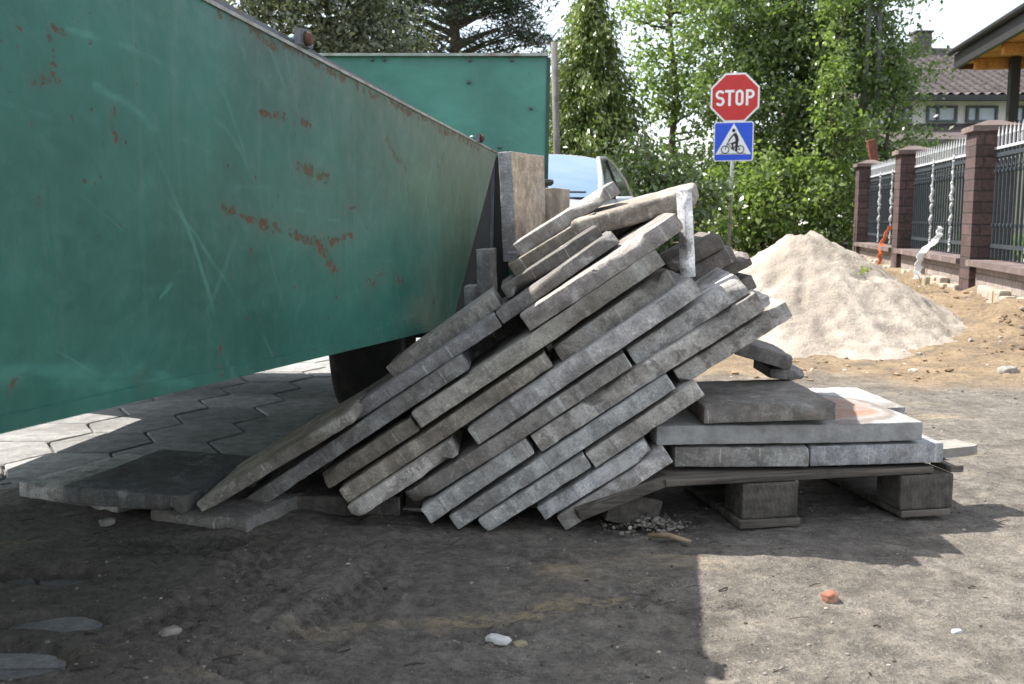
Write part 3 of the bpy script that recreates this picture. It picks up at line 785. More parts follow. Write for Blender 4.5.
# stack still lying on the pallet
PG = "concrete slabs still lying on the pallet"
S([(704, 424), (836, 421), (836, 402), (704, 407)], 2.70, 0.42, "grimy slab with dirty top, uppermost on the pallet", col=(0.27, 0.26, 0.245), yaw=-1, group=PG, Y2=2.72, chip=1.8)
S([(657, 446), (922, 441), (922, 422), (657, 426)], 2.70, 0.50, "long slab on the pallet with an orange patch on its top", col=(0.36, 0.36, 0.36), yaw=-1, group=PG, Y2=2.78)
S([(675, 467), (809, 467), (809, 447), (675, 447)], 2.71, 0.45, "pale slab at the left of the bottom layer on the pallet", col=(0.38, 0.38, 0.37), yaw=-1, group=PG, Y2=2.74)
S([(811, 467), (943, 463), (943, 442), (811, 447)], 2.745, 0.50, "grey slab at the right of the bottom layer on the pallet", col=(0.35, 0.35, 0.36), yaw=-1, group=PG, Y2=2.79)
S([(800, 424), (905, 421), (905, 407), (800, 410)], 3.25, 0.40, "slab behind the orange-patched one, on the far side of the pallet", col=(0.36, 0.355, 0.35), yaw=-1, group=PG, Y2=3.28)
# flat slabs on the left
FG = "flat slabs left of the toppled stack"
def flat(c1, c2, depth_pt, z0, z1, label, col, **kw):
    a, b = G(*c1, z0), G(*c2, z0)
    d = G(*depth_pt, z0)
    e1 = (b - a).normalized(); e3 = Vector((0, 0, 1)); e2 = e3.cross(e1)
    D = (d - a).dot(e2)
    L = (b - a).length
    c = (a + b) / 2 + e2 * D / 2; c.z = (z0 + z1) / 2
    return slab_at(c, e1, e2, e3, L, D, z1 - z0, label, col=col, group=FG, **kw)
flat((19, 500), (118, 519), (90, 463), 0.004, 0.063, "pale slab on the ground at the far left under the dark flat slab", (0.52, 0.505, 0.48), chip=1.6)
flat((62, 503), (184, 515), (128, 462), 0.066, 0.118, "dark smooth slab lying flat on top of two others on the left", (0.155, 0.158, 0.162), bev=0.009)
flat((150, 528), (247, 541), (190, 498), 0.004, 0.062, "slab with a broken whitish corner beneath the right end of the dark flat slab", (0.22, 0.21, 0.195), chip=3.0)

flat((262, 516), (400, 516), (330, 478), 0.002, 0.060, "added dark slab blocking light beneath the left end of the toppled stack", (0.10, 0.095, 0.09))  # put in to keep light from leaking under the stack
flat((405, 508), (560, 508), (470, 474), 0.002, 0.055, "added dark slab blocking light beneath the middle of the toppled stack", (0.10, 0.095, 0.09))  # second light blocker added below the stack, coloured dark
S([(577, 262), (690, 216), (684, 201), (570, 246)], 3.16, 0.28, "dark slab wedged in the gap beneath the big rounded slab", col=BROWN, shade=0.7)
S([(436, 384), (545, 318), (536, 302), (427, 367)], 3.0, 0.3, "added dark slab blackening the gap left of the blackened mottled slab", col=DARK, shade=0.7)  # added so that lit paving does not show through this dark gap
# orange patch on the pallet slab: spilled brick dust
om = mat("concrete_with_brick_dust"); t = NT(om)
v = t.coord(); mid = t.noise(v, 20, 6, 0.65); fine = t.noise(v, 150, 4, 0.7); big = t.noise(v, 6, 4, 0.6)
c = t.mix(t.ramp(mid, 0.3, 0.7), (0.23, 0.228, 0.224), (0.35, 0.348, 0.34))
c = t.mix(1.0, c, t.mix(fine, (0.75, 0.75, 0.75), (1.25, 1.25, 1.25)), 'MULTIPLY')
dd = t.vmath('LENGTH', t.scale(t.vmath('SUBTRACT', v, (0.20, -0.02, 0.03)).outputs[0], (1.0, 0.75, 2.0))).outputs['Value']
dd = t.math('ADD', dd, t.math('MULTIPLY', t.math('SUBTRACT', big, 0.5), 0.16))
ring = t.math('MULTIPLY', t.ramp(t.math('ABSOLUTE', t.math('SUBTRACT', dd, 0.165)), 0.022, 0.004), 0.7)
topm = t.ramp(t.sep(v)[2], 0.018, 0.026)
c = t.mix(t.math('MULTIPLY', t.math('MULTIPLY', t.ramp(dd, 0.17, 0.10), topm), t.ramp(mid, 0.3, 0.52)), c, (0.25, 0.150, 0.105))
c = t.mix(t.math('MULTIPLY', ring, topm), c, (0.14, 0.11, 0.09))
t.out(c, 0.9, t.bump(t.math('ADD', mid, fine), 0.5, 0.004), spec=0.25)
for o in list(COL.objects):
    if o.get('label', '').startswith("long slab on the pallet with an orange"):
        o.data.materials[0] = om

# ------------------------------------------------------------------ pallet
pa = G(735, 528); pb = G(952, 515)
pe1 = (pb - pa).normalized(); pyaw = math.atan2(pe1.y, pe1.x)
pal = thing("wooden_pallet", (pa.x, pa.y, 0), "weathered wooden pallet on thick blocks, its left end broken and sagging", "pallet", rot=(0, 0, pyaw))
def pl(px, py, Y):
    w = P(px, py, Y) - Vector((pa.x, pa.y, 0))
    return Matrix.Rotation(-pyaw, 3, 'Z') @ w
xm0, xm1 = 0.02, 0.185
xr0 = (pb - pa).length - 0.165; xr1 = (pb - pa).length
for (x0, x1) in ((xm0, xm1), (xr0, xr1)):
    for (yy, dd_) in ((0.0, 0.13), (0.36, 0.13), (0.72, 0.13)):
        MB().rbox(((x0 + x1) / 2, yy + dd_ / 2, 0.072), (x1 - x0, dd_, 0.100), 0.006).build("block", BLOCKWOOD, pal)
for (x0, x1) in ((xm0 - 0.01, xm1 + 0.004),):
    MB().rbox(((x0 + x1) / 2, 0.42, 0.010), (x1 - x0, 0.86, 0.022), 0.004).build("runner", WOOD, pal)
MB().rbox(((xr0 + xr1) / 2, 0.42, 0.010), (xr1 - xr0 - 0.01, 0.84, 0.020), 0.004).build("runner", WOOD, pal)
for (yy, w, x0, x1) in ((0.0, 0.11, -0.20, 0.60), (0.19, 0.10, -0.22, xr1 + 0.01), (0.38, 0.12, -0.22, xr1 + 0.095), (0.60, 0.10, -0.2, xr1 + 0.02), (0.78, 0.10, -0.2, xr1)):
    MB().rbox(((x0 + x1) / 2, yy + w / 2 + 0.004, 0.1345), (x1 - x0, w, 0.020), 0.004).build("deck_board", WOOD, pal)
b = MB().rbox((0.63 + (xr1 - 0.58) / 2, 0.05, 0.1345), (xr1 - 0.62, 0.10, 0.02), 0.004).build("deck_board", WOOD, pal)
# the protruding splintered board end at the right
e = MB(); q0 = pl(940, 456, 2.86)
e.prism([(xr1 - 0.10, 0.10, 0.148), (xr1 + 0.02, 0.075, 0.148), (xr1 + 0.120, 0.085, 0.150), (xr1 + 0.145, 0.105, 0.150), (xr1 + 0.12, 0.175, 0.150), (xr1 - 0.10, 0.182, 0.148)], (0, 0, 0.028)).build("splintered_board", simple("pale_split_wood", (0.22, 0.205, 0.185), 0.85, 30, 0.25, 0.4), pal)
# broken sagging left part
bl = MB()
M1 = Matrix.Rotation(R(17), 3, 'Y')
bl.rbox((-0.31, 0.075, 0.095), (0.27, 0.12, 0.026), 0.004, M=Matrix.Rotation(R(-19), 3, 'Y')).build("broken_board", WOOD, pal)
MB().rbox((-0.33, 0.30, 0.085), (0.24, 0.10, 0.024), 0.004, M=Matrix.Rotation(R(-21), 3, 'Y')).build("broken_board", WOOD, pal)
MB().rbox((-0.27, 0.12, 0.045), (0.15, 0.12, 0.085), 0.005, M=Matrix.Rotation(R(14), 3, 'Y')).build("block", BLOCKWOOD, pal)
MB().rbox((-0.30, 0.46, 0.045), (0.15, 0.12, 0.085), 0.005, M=Matrix.Rotation(R(-8), 3, 'Y')).build("block", BLOCKWOOD, pal)

# ------------------------------------------------------------------ near trailer body
WN = Vector((1, -0.2, 0)).normalized(); W0 = Vector((-0.9, 0, 0))
def W(px, py):
    d = ray(px, py); o = Vector((0, 0, H))
    return o + d * ((W0 - o).dot(WN) / d.dot(WN))
Lx = Vector((0.2, 1, 0)).normalized()
tA, tB = W(205, 0), W(497, 153)
bA, bB = W(2, 431), W(452, 325)
def along(a, b, y): return a + (b - a) * ((y - a.y) / (b.y - a.y))
t0, b0 = along(tA, tB, -1.4), along(bA, bB, -1.4)
org = Vector((b0.x, b0.y, 0))
trl = thing("trailer", org, "large scratched green steel trailer body looming at the left, nearest the camera", "trailer")
# local panel frame: x along, y up, z outward
def L3(p):
    q = p - org
    return Vector((q.dot(Lx), q.z, q.dot(WN)))
def framed(name, poly, thick, m, segs=None, inset=0.0):
    """a plate in the wall's own frame, so that its material can use x along and y up"""
    v = [Vector((p.x, p.y, inset)) for p in poly]
    mb = MB().prism(v, (0, 0, -thick))
    o = mb.build(name, m, trl)
    Mx = Matrix((Lx, Vector((0, 0, 1)), WN)).transposed().to_4x4()
    o.matrix_local = Mx
    return o
poly = [L3(b0), L3(bB), L3(tB), L3(t0)]
def wseg(a, b, w, soft, amt=0.95):
    p, q = L3(W(*a)), L3(W(*b)); return ((p.x, p.y), (q.x, q.y), w, soft, amt)
segs = [wseg((222, 213), (262, 224), 0.003, 0.014), wseg((262, 224), (318, 244), 0.004, 0.02), wseg((318, 244), (352, 236), 0.003, 0.016), wseg((318, 244), (338, 272), 0.004, 0.03),
        wseg((260, 112), (283, 116), 0.004, 0.012), wseg((294, 120), (309, 124), 0.004, 0.014), wseg((300, 165), (330, 178), 0.003, 0.03, 0.8), wseg((222, 336), (219, 374), 0.002, 0.006),
        wseg((32, 78), (62, 80), 0.002, 0.012, 0.8), wseg((112, 115), (116, 140), 0.003, 0.010), wseg((55, 28), (66, 33), 0.003, 0.006), wseg((200, 318), (201, 317), 0.004, 0.006), wseg((251, 252), (250, 251), 0.004, 0.008),
        wseg((394, 275), (402, 280), 0.005, 0.02), wseg((368, 285), (384, 272), 0.003, 0.018, 0.8), wseg((220, 10), (480, 148), 0.001, 0.03, 0.75), wseg((145, 375), (140, 380), 0.004, 0.014), wseg((38, 198), (37, 196), 0.004, 0.006), wseg((18, 380), (10, 388), 0.002, 0.012), wseg((348, 205), (360, 203), 0.002, 0.008), wseg((385, 140), (405, 165), 0.002, 0.03, 0.5)]
scuffs = [wseg(*q) for q in (((68, 32), (130, 45), 0.001, 0.008, 0.6), ((130, 45), (178, 72), 0.001, 0.007, 0.5), ((95, 85), (130, 105), 0.002, 0.009, 0.7), ((130, 105), (150, 125), 0.002, 0.007, 0.7), ((150, 125), (210, 150), 0.001, 0.006, 0.6),
    ((0, 371), (140, 368), 0.004, 0.014, 0.55), ((0, 382), (180, 384), 0.001, 0.010, 0.4), ((140, 368), (190, 384), 0.002, 0.008, 0.4), ((0, 102), (50, 118), 0.001, 0.006, 0.5), ((180, 270), (160, 300), 0.001, 0.004, 0.5), ((178, 278), (165, 295), 0.001, 0.003, 0.5), ((295, 210), (340, 222), 0.001, 0.005, 0.5),
    ((440, 140), (462, 190), 0.001, 0.006, 0.5), ((462, 190), (462, 260), 0.001, 0.005, 0.4), ((345, 262), (400, 260), 0.001, 0.004, 0.4), ((395, 290), (410, 330), 0.001, 0.003, 0.5), ((375, 330), (415, 315), 0.001, 0.003, 0.5), ((235, 185), (330, 195), 0.001, 0.005, 0.3))]
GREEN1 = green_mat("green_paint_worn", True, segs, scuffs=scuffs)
GREEN3 = green_mat('green_tailboard_painted_sun', False, (), 0.4, base=(0.066, 0.215, 0.172))  # lighter base stands in for grazing sun on the tailboard
GREEN2 = green_mat("green_paint_far", False, (), 0.25, base=(0.026, 0.150, 0.112))
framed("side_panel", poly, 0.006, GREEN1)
# lower lip, folded and proud of the sheet
dB = (L3(bB) - L3(b0)).normalized(); nB = Vector((-dB.y, dB.x, 0))
lip = [L3(b0) - nB * 0.002, L3(bB) - nB * 0.002, L3(bB) + nB * 0.020, L3(b0) + nB * 0.020]
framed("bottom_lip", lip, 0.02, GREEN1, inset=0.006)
# folded steel edge along the top and the grey rail set just inside of it
dT = (L3(tB) - L3(t0)).normalized(); nT = Vector((-dT.y, dT.x, 0))
ed = [L3(t0) - nT * 0.003, L3(tB) - nT * 0.003, L3(tB) + nT * 0.004, L3(t0) + nT * 0.004]
framed("top_edge", ed, 0.014, BARE, inset=0.004)
rl = [L3(t0) + nT * 0.005, L3(tB) + nT * 0.005 - dT * 0.02, L3(tB) + nT * 0.012 - dT * 0.02, L3(t0) + nT * 0.048]
framed("top_rail", rl, 0.05, STEEL, inset=-0.02)
# hinge lugs with pins
def lug(px, py, sc, m2):
    c = W(px, py)
    lc = c - org
    Mx = Matrix((Lx, Vector((0, 0, 1)), WN)).transposed()
    mb = MB()
    pl_ = [(-0.034, -0.014), (-0.030, 0.020), (0.018, 0.024), (0.036, 0.004), (0.036, -0.014)]
    mb.prism([lc + Mx @ (Vector((a, b_, 0.012)) * sc) for a, b_ in pl_], Mx @ Vector((0, 0, -0.014)) * sc)
    o = mb.build("hinge_lug", STEEL, trl)
    M4 = (Matrix.Translation(lc + Mx @ Vector((0, 0.002, 0.012)) * sc) @ Mx.to_4x4())
    k = MB().lathe([(0.0001, 0), (0.016 * sc, 0), (0.015 * sc, 0.008 * sc), (0.010 * sc, 0.014 * sc), (0.0001, 0.016 * sc)], M4, 16).build("bolt", RUSTY, o, True)
    M5 = Matrix.Translation(lc + Mx @ Vector((0.026, -0.003, -0.03)) * sc) @ Mx.to_4x4() @ Matrix.Rotation(R(75), 4, 'Y')
    k = MB().lathe([(0.0001, -0.005 * sc), (0.020 * sc, -0.005 * sc), (0.020 * sc, 0.034 * sc), (0.016 * sc, 0.040 * sc), (0.0001, 0.040 * sc)], M5, 20).build("barrel", GREEN2, o, True)
    return o
lug(301, 40, 1.0, GREEN2)
lug(478, 139, 0.9, RUSTY)
gap_poly = [P(a, b_, 4.24) - org for a, b_ in ((494, 158), (509, 150), (509, 300), (480, 345), (440, 345))]
MB().prism(gap_poly, (0, 0.05, 0)).build("tail_gap_shade", simple("gap_shade_black", (0.018, 0.02, 0.02), 0.75, 20, 0.3, 0.2), trl)  # black sheet added to paint the shadow in the gap at the trailer end
# far side, floor and sloping end
off = WN * -1.78
o2 = lambda p: p - org
def plate(name, pts, th, m):
    pts = [o2(p) for p in pts]
    n = (pts[1] - pts[0]).cross(pts[2] - pts[0]).normalized()
    return MB().prism(pts, n * th).build(name, m, trl)
bE = along(bA, bB, 4.12); tE = tB - Lx * 0.012
plate("far_side_panel", [b0 + off, bE + off, tB + off, t0 + off], 0.006, GREEN2)
up = Vector((0, 0, 0.012))
inn = WN * -0.008
plate("floor_plate", [b0 + up + inn, bE + up + inn - Lx * 0.01, bE + up + off - inn - Lx * 0.01, b0 + up + off - inn], 0.006, GREEN2)
plate("tailboard", [bE + inn + up * 2, bE + off - inn + up * 2, tE + off - inn, tE + inn], 0.006, STEEL)
plate("corner_gap_shade", [bB - Lx * 0.25 + inn * 3 + up * 2, bE + inn * 3 + up * 2 - Lx * 0.01, tE + inn * 3 - up * 3 - Lx * 0.01, tB + inn * 3 - up * 3 - Lx * 0.3], 0.006, simple("gap_shade_dark", (0.022, 0.024, 0.024), 0.8, 20, 0.3, 0.2))  # dark sheet added as painted shade behind the panel's slanted end
plate("headboard", [b0 + inn + Lx * 0.01 + up * 2, b0 + off - inn + Lx * 0.01 + up * 2, t0 + off - inn + Lx * 0.01, t0 + inn + Lx * 0.01], 0.006, GREEN2)
def wheel(parent, c, r, w, ang):
    M = Matrix.Translation(c) @ Matrix.Rotation(ang, 4, 'Z') @ Matrix.Rotation(PI / 2, 4, 'Y')
    h = w / 2
    tyre = MB().lathe([(r * 0.58, -h * 0.85), (r * 0.80, -h), (r * 0.95, -h * 0.92), (r, -h * 0.72), (r, h * 0.72), (r * 0.95, h * 0.92), (r * 0.80, h), (r * 0.58, h * 0.85)], M, 40).build("tyre", RUBBER, parent, True)
    MB().lathe([(0.0001, -h * 0.3), (r * 0.30, -h * 0.35), (r * 0.5, -h * 0.62), (r * 0.6, -h * 0.83), (r * 0.6, h * 0.83), (r * 0.5, h * 0.62), (r * 0.30, h * 0.35), (0.0001, h * 0.3)], M, 32).build("rim", STEEL, parent, True)
for k in (0.2, 1.5):
    c = Vector((0, 0, 0)) + WN * -k + Lx * 0.55
    wheel(trl, Vector((c.x, c.y, 0.30)), 0.30, 0.20, math.atan2(WN.y, WN.x))
ax_ = MB().tube([WN * -0.2 + Lx * 0.55 + Vector((0, 0, 0.3)), WN * -1.5 + Lx * 0.55 + Vector((0, 0, 0.3))], 0.035, 10)
ax_.build("axle", STEEL, trl)
for k in (0.45, 1.25):
    c = WN * -k + Lx * 0.55
    MB().box((c.x, c.y, 0.46), (0.09, 0.12, 0.30)).build("spring_bracket", STEEL, trl)

# ------------------------------------------------------------------ far trailer
FY = 4.6
ft = thing("trailer", (-0.43, FY, 0), "second green trailer behind, its tall flat tailboard upright beside the car", "trailer")
ftop = P(520, 57, FY).z
fx1 = P(547, 57, FY).x + 0.43; fx0 = -2.1  # unseen left stretch added so the body casts shade on the paving
Mf = Matrix((Vector((1, 0, 0)), Vector((0, 0, 1)), Vector((0, -1, 0)))).transposed().to_4x4()
fz0 = 0.32
tb = MB().prism([(fx0, fz0, 0), (fx1 - 0.020, fz0, 0), (fx1, ftop, 0), (fx0, ftop, 0)], (0, 0, -0.03)).build("tailboard", GREEN3, ft)
tb.matrix_local = Mf
MB().box(((fx0 + fx1) / 2, -0.004, ftop + 0.007), (fx1 - fx0 + 0.01, 0.05, 0.012)).build("top_edge", BARE, ft)
MB().prism([(fx1 - 0.020, -0.006, fz0), (fx1 - 0.004, -0.006, fz0), (fx1 + 0.016, -0.006, ftop - 0.002), (fx1, -0.006, ftop - 0.002)], (0, 0.06, 0)).build("corner_post", simple("dark_green_edge", (0.02, 0.07, 0.055), 0.5, 20, 0.3, 0.2), ft)
for (px, py) in ((469, 82), (531, 108), (500, 147), (372, 59.5), (384, 59.5), (470, 60), (512, 60)):
    q = P(px, py, FY - 0.01) - ft.location
    M4 = Matrix.Translation(q) @ Matrix.Rotation(PI / 2, 4, 'X')
    MB().lathe([(0.0001, -0.008), (0.008, -0.008), (0.007, 0.006), (0.0001, 0.008)], M4, 10).build("bolt", STEEL, ft, True)
for x_ in (fx0 + 0.01, fx1 - 0.05):
    MB().box((x_, 0.46, 0.90), (0.012, 0.84, 1.12)).build("side_panel", GREEN2, ft)
MB().box(((fx0 + fx1) / 2, 0.46, 0.345), (fx1 - fx0 - 0.08, 0.84, 0.03)).build("floor_plate", GREEN2, ft)
MB().box(((fx0 + fx1) / 2, 0.885, 0.90), (fx1 - fx0 - 0.08, 0.012, 1.12)).build("front_board", GREEN2, ft)
for x_ in (-0.5, 0.25):
    MB().box((x_, 0.40, 0.295), (0.08, 0.9, 0.06)).build("chassis_rail", STEEL, ft)
cxw = P(333, 380, 4.15).x + 0.15 + 0.43
wheel(ft, Vector((cxw, -0.22, 0.42)), 0.42, 0.30, 0.0)
wheel(ft, Vector((0.55, -0.22, 0.42)), 0.42, 0.24, 0.0)
MB().tube([(cxw, -0.22, 0.36), (0.55, -0.22, 0.36)], 0.04, 10).build("axle", STEEL, ft)

# ------------------------------------------------------------------ sand heap
def sand_heap():
    cx, cy = 2.17, 7.40
    n = 150; v = []; f = []; ext = 1.9
    for j in range(n + 1):
        for i in range(n + 1):
            x = -ext + 2 * ext * i / n; y = -ext + 2 * ext * j / n
            p = Vector((x, y, 0))
            a = math.atan2(y, x)
            rad = 1.33 + 0.13 * noise.noise(Vector((math.cos(a) * 1.3, math.sin(a) * 1.3, 2)))
            d = math.hypot(x * (0.97 if x > 0 else 1.0), y)
            t = d / rad
            peak = 0.80
            h = peak * (1 - t)
            h = min(h, 0.735 + 0.03 * noise.noise(p * 5) - 0.09 * d + 0.035 * noise.noise(p * 11))
            if t > 0.82:                 # spreading toe
                h = max(h, peak * 0.18 * max(0, (1.22 - t) / 0.40) ** 2)
            h += 0.030 * noise.noise(p * 3.1 + Vector((4, 0, 0))) * sstep(1.25, 0.9, t)
            h += 0.020 * noise.noise(p * 10) * sstep(1.2, 0.95, t) + 0.016 * noise.noise(p * 24) * sstep(1.15, 0.95, t)
            ca_, sa_ = math.cos(a), math.sin(a)
            h += 0.028 * min(1, d * 1.6) * noise.noise(Vector((ca_ * 4.2, sa_ * 4.2, d * 0.9))) * sstep(1.2, 0.9, t)
            h += 0.020 * min(1, d * 1.6) * noise.noise(Vector((ca_ * 11, sa_ * 11, d * 1.6 + 4))) * sstep(1.15, 0.9, t)
            rg = noise.noise(p * 4.2 + Vector((7, 7, 0)))
            h -= 0.022 * max(0, 0.16 - abs(rg)) / 0.16 * sstep(1.1, 0.8, t) * max(0, noise.noise(p * 1.3 + Vector((2, 5, 1))) + 0.1)
            # hollows and footprints
            for (hx, hy, hr, hd) in ((0.33, -0.40, 0.12, 0.07), (0.24, -0.48, 0.07, 0.05), (0.82, -0.62, 0.05, 0.05), (0.62, -0.62, 0.06, 0.03), (-0.35, -0.5, 0.09, 0.03), (0.75, -0.45, 0.06, 0.03), (0.5, -0.3, 0.08, 0.035)):
                q = math.hypot(x - hx, y - hy) / hr
                if q < 2: h -= hd * math.exp(-q * q * 1.6)
            if t > 1.22: h = -0.05
            v.append((x, y, h - 0.012))
    for j in range(n):
        for i in range(n):
            q = (j * (n + 1) + i, j * (n + 1) + i + 1, (j + 1) * (n + 1) + i + 1, (j + 1) * (n + 1) + i)
            if max(v[k][2] for k in q) > -0.04: f.append(q)
    o = mesh_obj("sand_heap", v, f, SAND, smooth=True)
    o.location = (cx, cy, 0)
    return tag(o, "big heap of pale sand dumped at the roadside in front of the brick fence", "sand heap")
SH = sand_heap()

# ------------------------------------------------------------------ brick and iron fence
fang = math.atan2(FDIR.y, FDIR.x) - PI / 2
fence = thing("fence", FP1, "brick-pillared garden fence with dark iron panels and white painted spear tips", "fence", rot=(0, 0, fang))
# local: y along the fence (away), x to the right, street side is -x
PZ = [-3.35, 0.0, 3.25, 6.3]
def ztop(y): return 1.66
for y0 in PZ:
    MB().box((0, y0, 0.84), (0.33, 0.33, 1.50)).build("pillar", BRICK, fence)
    cap = MB()
    for (s_, z_) in ():
        pass
    b_ = 0.205
    cap.add([(-b_, y0 - b_, 1.592), (b_, y0 - b_, 1.592), (b_, y0 + b_, 1.592), (-b_, y0 + b_, 1.592),
             (-b_, y0 - b_, 1.640), (b_, y0 - b_, 1.640), (b_, y0 + b_, 1.640), (-b_, y0 + b_, 1.640),
             (-0.05, y0 - 0.05, 1.695), (0.05, y0 - 0.05, 1.695), (0.05, y0 + 0.05, 1.695), (-0.05, y0 + 0.05, 1.695)],
            [(3, 2, 1, 0), (0, 1, 5, 4), (1, 2, 6, 5), (2, 3, 7, 6), (3, 0, 4, 7), (4, 5, 9, 8), (5, 6, 10, 9), (6, 7, 11, 10), (7, 4, 8, 11), (8, 9, 10, 11)])
    cap.build("pillar_cap", CAPM, fence)
for k in range(len(PZ) - 1):
    y0, y1 = PZ[k] + 0.168, PZ[k + 1] - 0.168
    ym = (y0 + y1) / 2; ln = y1 - y0
    MB().box((0.01, ym, 0.21), (0.24, ln, 0.42)).build("plinth_wall", BLOCKW, fence)
    MB().prism([(-0.20, y0, 0.425), (-0.20, y1, 0.425), (0.20, y1, 0.425), (0.20, y0, 0.425)], (0, 0, 0.05)).build("ledge", CAPM, fence)
    # uneven rough footing
    ft_ = MB()
    for q in range(int(ln / 0.18)):
        rr = random.Random(k * 50 + q)
        ft_.rbox((-0.13 - rr.uniform(0, 0.05), y0 + 0.09 + q * 0.18, rr.uniform(0.08, 0.17)), (0.09, 0.17, rr.uniform(0.16, 0.3)), 0.02, M=Matrix.Rotation(R(rr.uniform(-6, 6)), 3, 'X'))
    ft_.build("rough_footing", HOLLOW, fence)
    pan = MB(); tips = MB(); orn = []
    for z_ in (0.60, 1.38):
        pan.box((0, ym, z_), (0.03, ln, 0.035))
    scroll_z = 1.25
    nb = int(ln / 0.105)
    for q in range(nb):
        yy = y0 + (q + 0.5) * ln / nb
        isorn = q in (int(nb * 0.34), int(nb * 0.66))
        top = 1.50 + 0.05 * (q % 2)
        pan.box((0, yy, (0.49 + 1.45) / 2), (0.018, 0.018, 0.96))
        tips.box((0, yy, 1.485), (0.013, 0.013, 0.11))
        tips.add([(-0.013, yy, 1.54), (0, yy - 0.013, 1.54), (0.013, yy, 1.54), (0, yy + 0.013, 1.54), (0, yy, 1.63)], [(0, 1, 4), (1, 2, 4), (2, 3, 4), (3, 0, 4), (3, 2, 1, 0)])
        # little collars at two heights
        pan.rbox((0, yy, 0.78), (0.035, 0.035, 0.03), 0.006); pan.rbox((0, yy, 1.24), (0.035, 0.035, 0.03), 0.006)
        if q < nb - 1 and k > -1:
            ring = [(0.0, yy + ln / nb / 2 + 0.034 * math.cos(t_), 1.31 + 0.034 * math.sin(t_)) for t_ in np.linspace(0, 2 * PI, 11)]
            pan.tube(ring, 0.006, 5, False)
        if isorn:
            pts = []; rad = []
            for w in range(41):
                z_ = 0.5 + 0.98 * w / 40
                pts.append((-0.02 + 0.006 * math.sin(w * 1.3), yy + 0.008 * math.cos(w * 1.1), z_))
                fat = 0.013 + 0.009 * (math.exp(-((z_ - 0.80) / 0.05) ** 2) + math.exp(-((z_ - 1.05) / 0.10) ** 2)) + 0.004 * math.sin(w * 2.1) * math.sin(w * 0.7)
                rad.append(fat)
            orn.append(MB().tube(pts, rad, 7))
    tips.box((0, ym, 1.44), (0.030, ln, 0.022))
    po = pan.build("iron_panel", IRON, fence)
    tips.build("spear_tips", WHITEP, po); [q.build("white_twisted_bar", WHITEP, po) for q in orn]
def ribbon(name, pts, w, m, label, cat):
    v = []; f = []
    for i, (p, tw) in enumerate(pts):
        p = Vector(p); a = Vector((math.cos(tw), math.sin(tw), 0)) * w / 2
        nn = Vector((-a.y, a.x, 0)).normalized() * 0.002
        v += [p - a - nn, p + a - nn, p + a + nn, p - a + nn]
        if i:
            b_ = (i - 1) * 4
            for k in range(4): f.append((b_ + k, b_ + (k + 1) % 4, b_ + 4 + (k + 1) % 4, b_ + 4 + k))
    f += [(3, 2, 1, 0), tuple(len(v) - 4 + k for k in range(4))]
    o = mesh_obj(name, v, f, m, smooth=False)
    return tag(o, label, cat)
def wob(pts, n):
    out = []
    for i in range(n + 1):
        t_ = i / n * (len(pts) - 1); k = min(int(t_), len(pts) - 2); fr = t_ - k
        p = pts[k].lerp(pts[k + 1], fr)
        out.append((p + Vector((0.012 * math.sin(i * 1.9), 0, 0.0)), 0.1 + 0.30 * math.sin(i * 0.55)))
    return out
ribbon("plastic_tape", wob([P(941, 226, 10.6), P(938, 238, 10.5), P(921, 253, 10.4), P(918, 266, 10.35), P(917, 279, 10.3)], 22), 0.075, TAPEW, "torn white plastic tape hanging from the fence panel over the plinth", "tape")
ribbon("plastic_tape", wob([P(890, 226, 13.1), P(882, 243, 13.0), P(880, 255, 12.9), P(879, 270, 12.85)], 18), 0.055, TAPEO, "orange plastic tape hanging down beside the farther brick pillar", "tape")

# ------------------------------------------------------------------ road signs
SY = 16.0
sc_ = P(735, 97.5, SY)
sb = P(730, 250, SY)
sign = thing("road_sign", (sc_.x, SY, 0), "red octagonal STOP sign above a blue cyclist crossing sign on a grey post", "road sign", rot=(0, 0, R(-16)))
MB().tube([(-0.04, 0.045, -0.1), (0.0, 0.045, sc_.z + 0.40)], 0.03, 12).build("post", GALV, sign, True)
def octagon(r_): return [(r_ / math.cos(PI / 8) * math.cos(PI / 8 + k * PI / 4), r_ / math.cos(PI / 8) * math.sin(PI / 8 + k * PI / 4)) for k in range(8)]
zc = sc_.z; RS = 0.375
stop = MB().prism([(x, 0, zc + z) for x, z in octagon(RS)], (0, 0.012, 0)).build("stop_plate", SWHITE, sign)
MB().prism([(x, -0.0045, zc + z) for x, z in octagon(RS - 0.028)], (0, 0.004, 0)).build("red_field", RED, stop)
def stroke(mb, pts, w, y, closed=False, n=1):
    """a flat bar following pts in the sign's plane"""
    pts = [Vector((p[0], 0, p[1])) for p in pts]
    N = len(pts); vs = []
    for i, p in enumerate(pts):
        a = pts[i - 1] if (i or closed) else p
        b_ = pts[(i + 1) % N] if (i < N - 1 or closed) else p
        d = (b_ - a).normalized(); nn = Vector((-d.z, 0, d.x))
        d1 = (p - a).normalized() if (p - a).length > 1e-9 else d
        k = 1.0 / max(0.5, abs(Vector((-d1.z, 0, d1.x)).dot(nn)))
        vs += [p + nn * w / 2 * k, p - nn * w / 2 * k]
    fr = [v_ + Vector((0, y, 0)) for v_ in vs]; bk = [v_ + Vector((0, y + 0.003, 0)) for v_ in vs]
    m_ = len(vs); fs = []
    rng_ = range(N if closed else N - 1)
    for i in rng_:
        a, b_ = 2 * i, 2 * i + 1; c_, d_ = (2 * i + 2) % m_, (2 * i + 3) % m_
        fs += [(a, b_, d_, c_), (m_ + a, m_ + c_, m_ + d_, m_ + b_), (a, c_, m_ + c_, m_ + a), (b_, m_ + b_, m_ + d_, d_)]
    mb.add(fr + bk, fs)
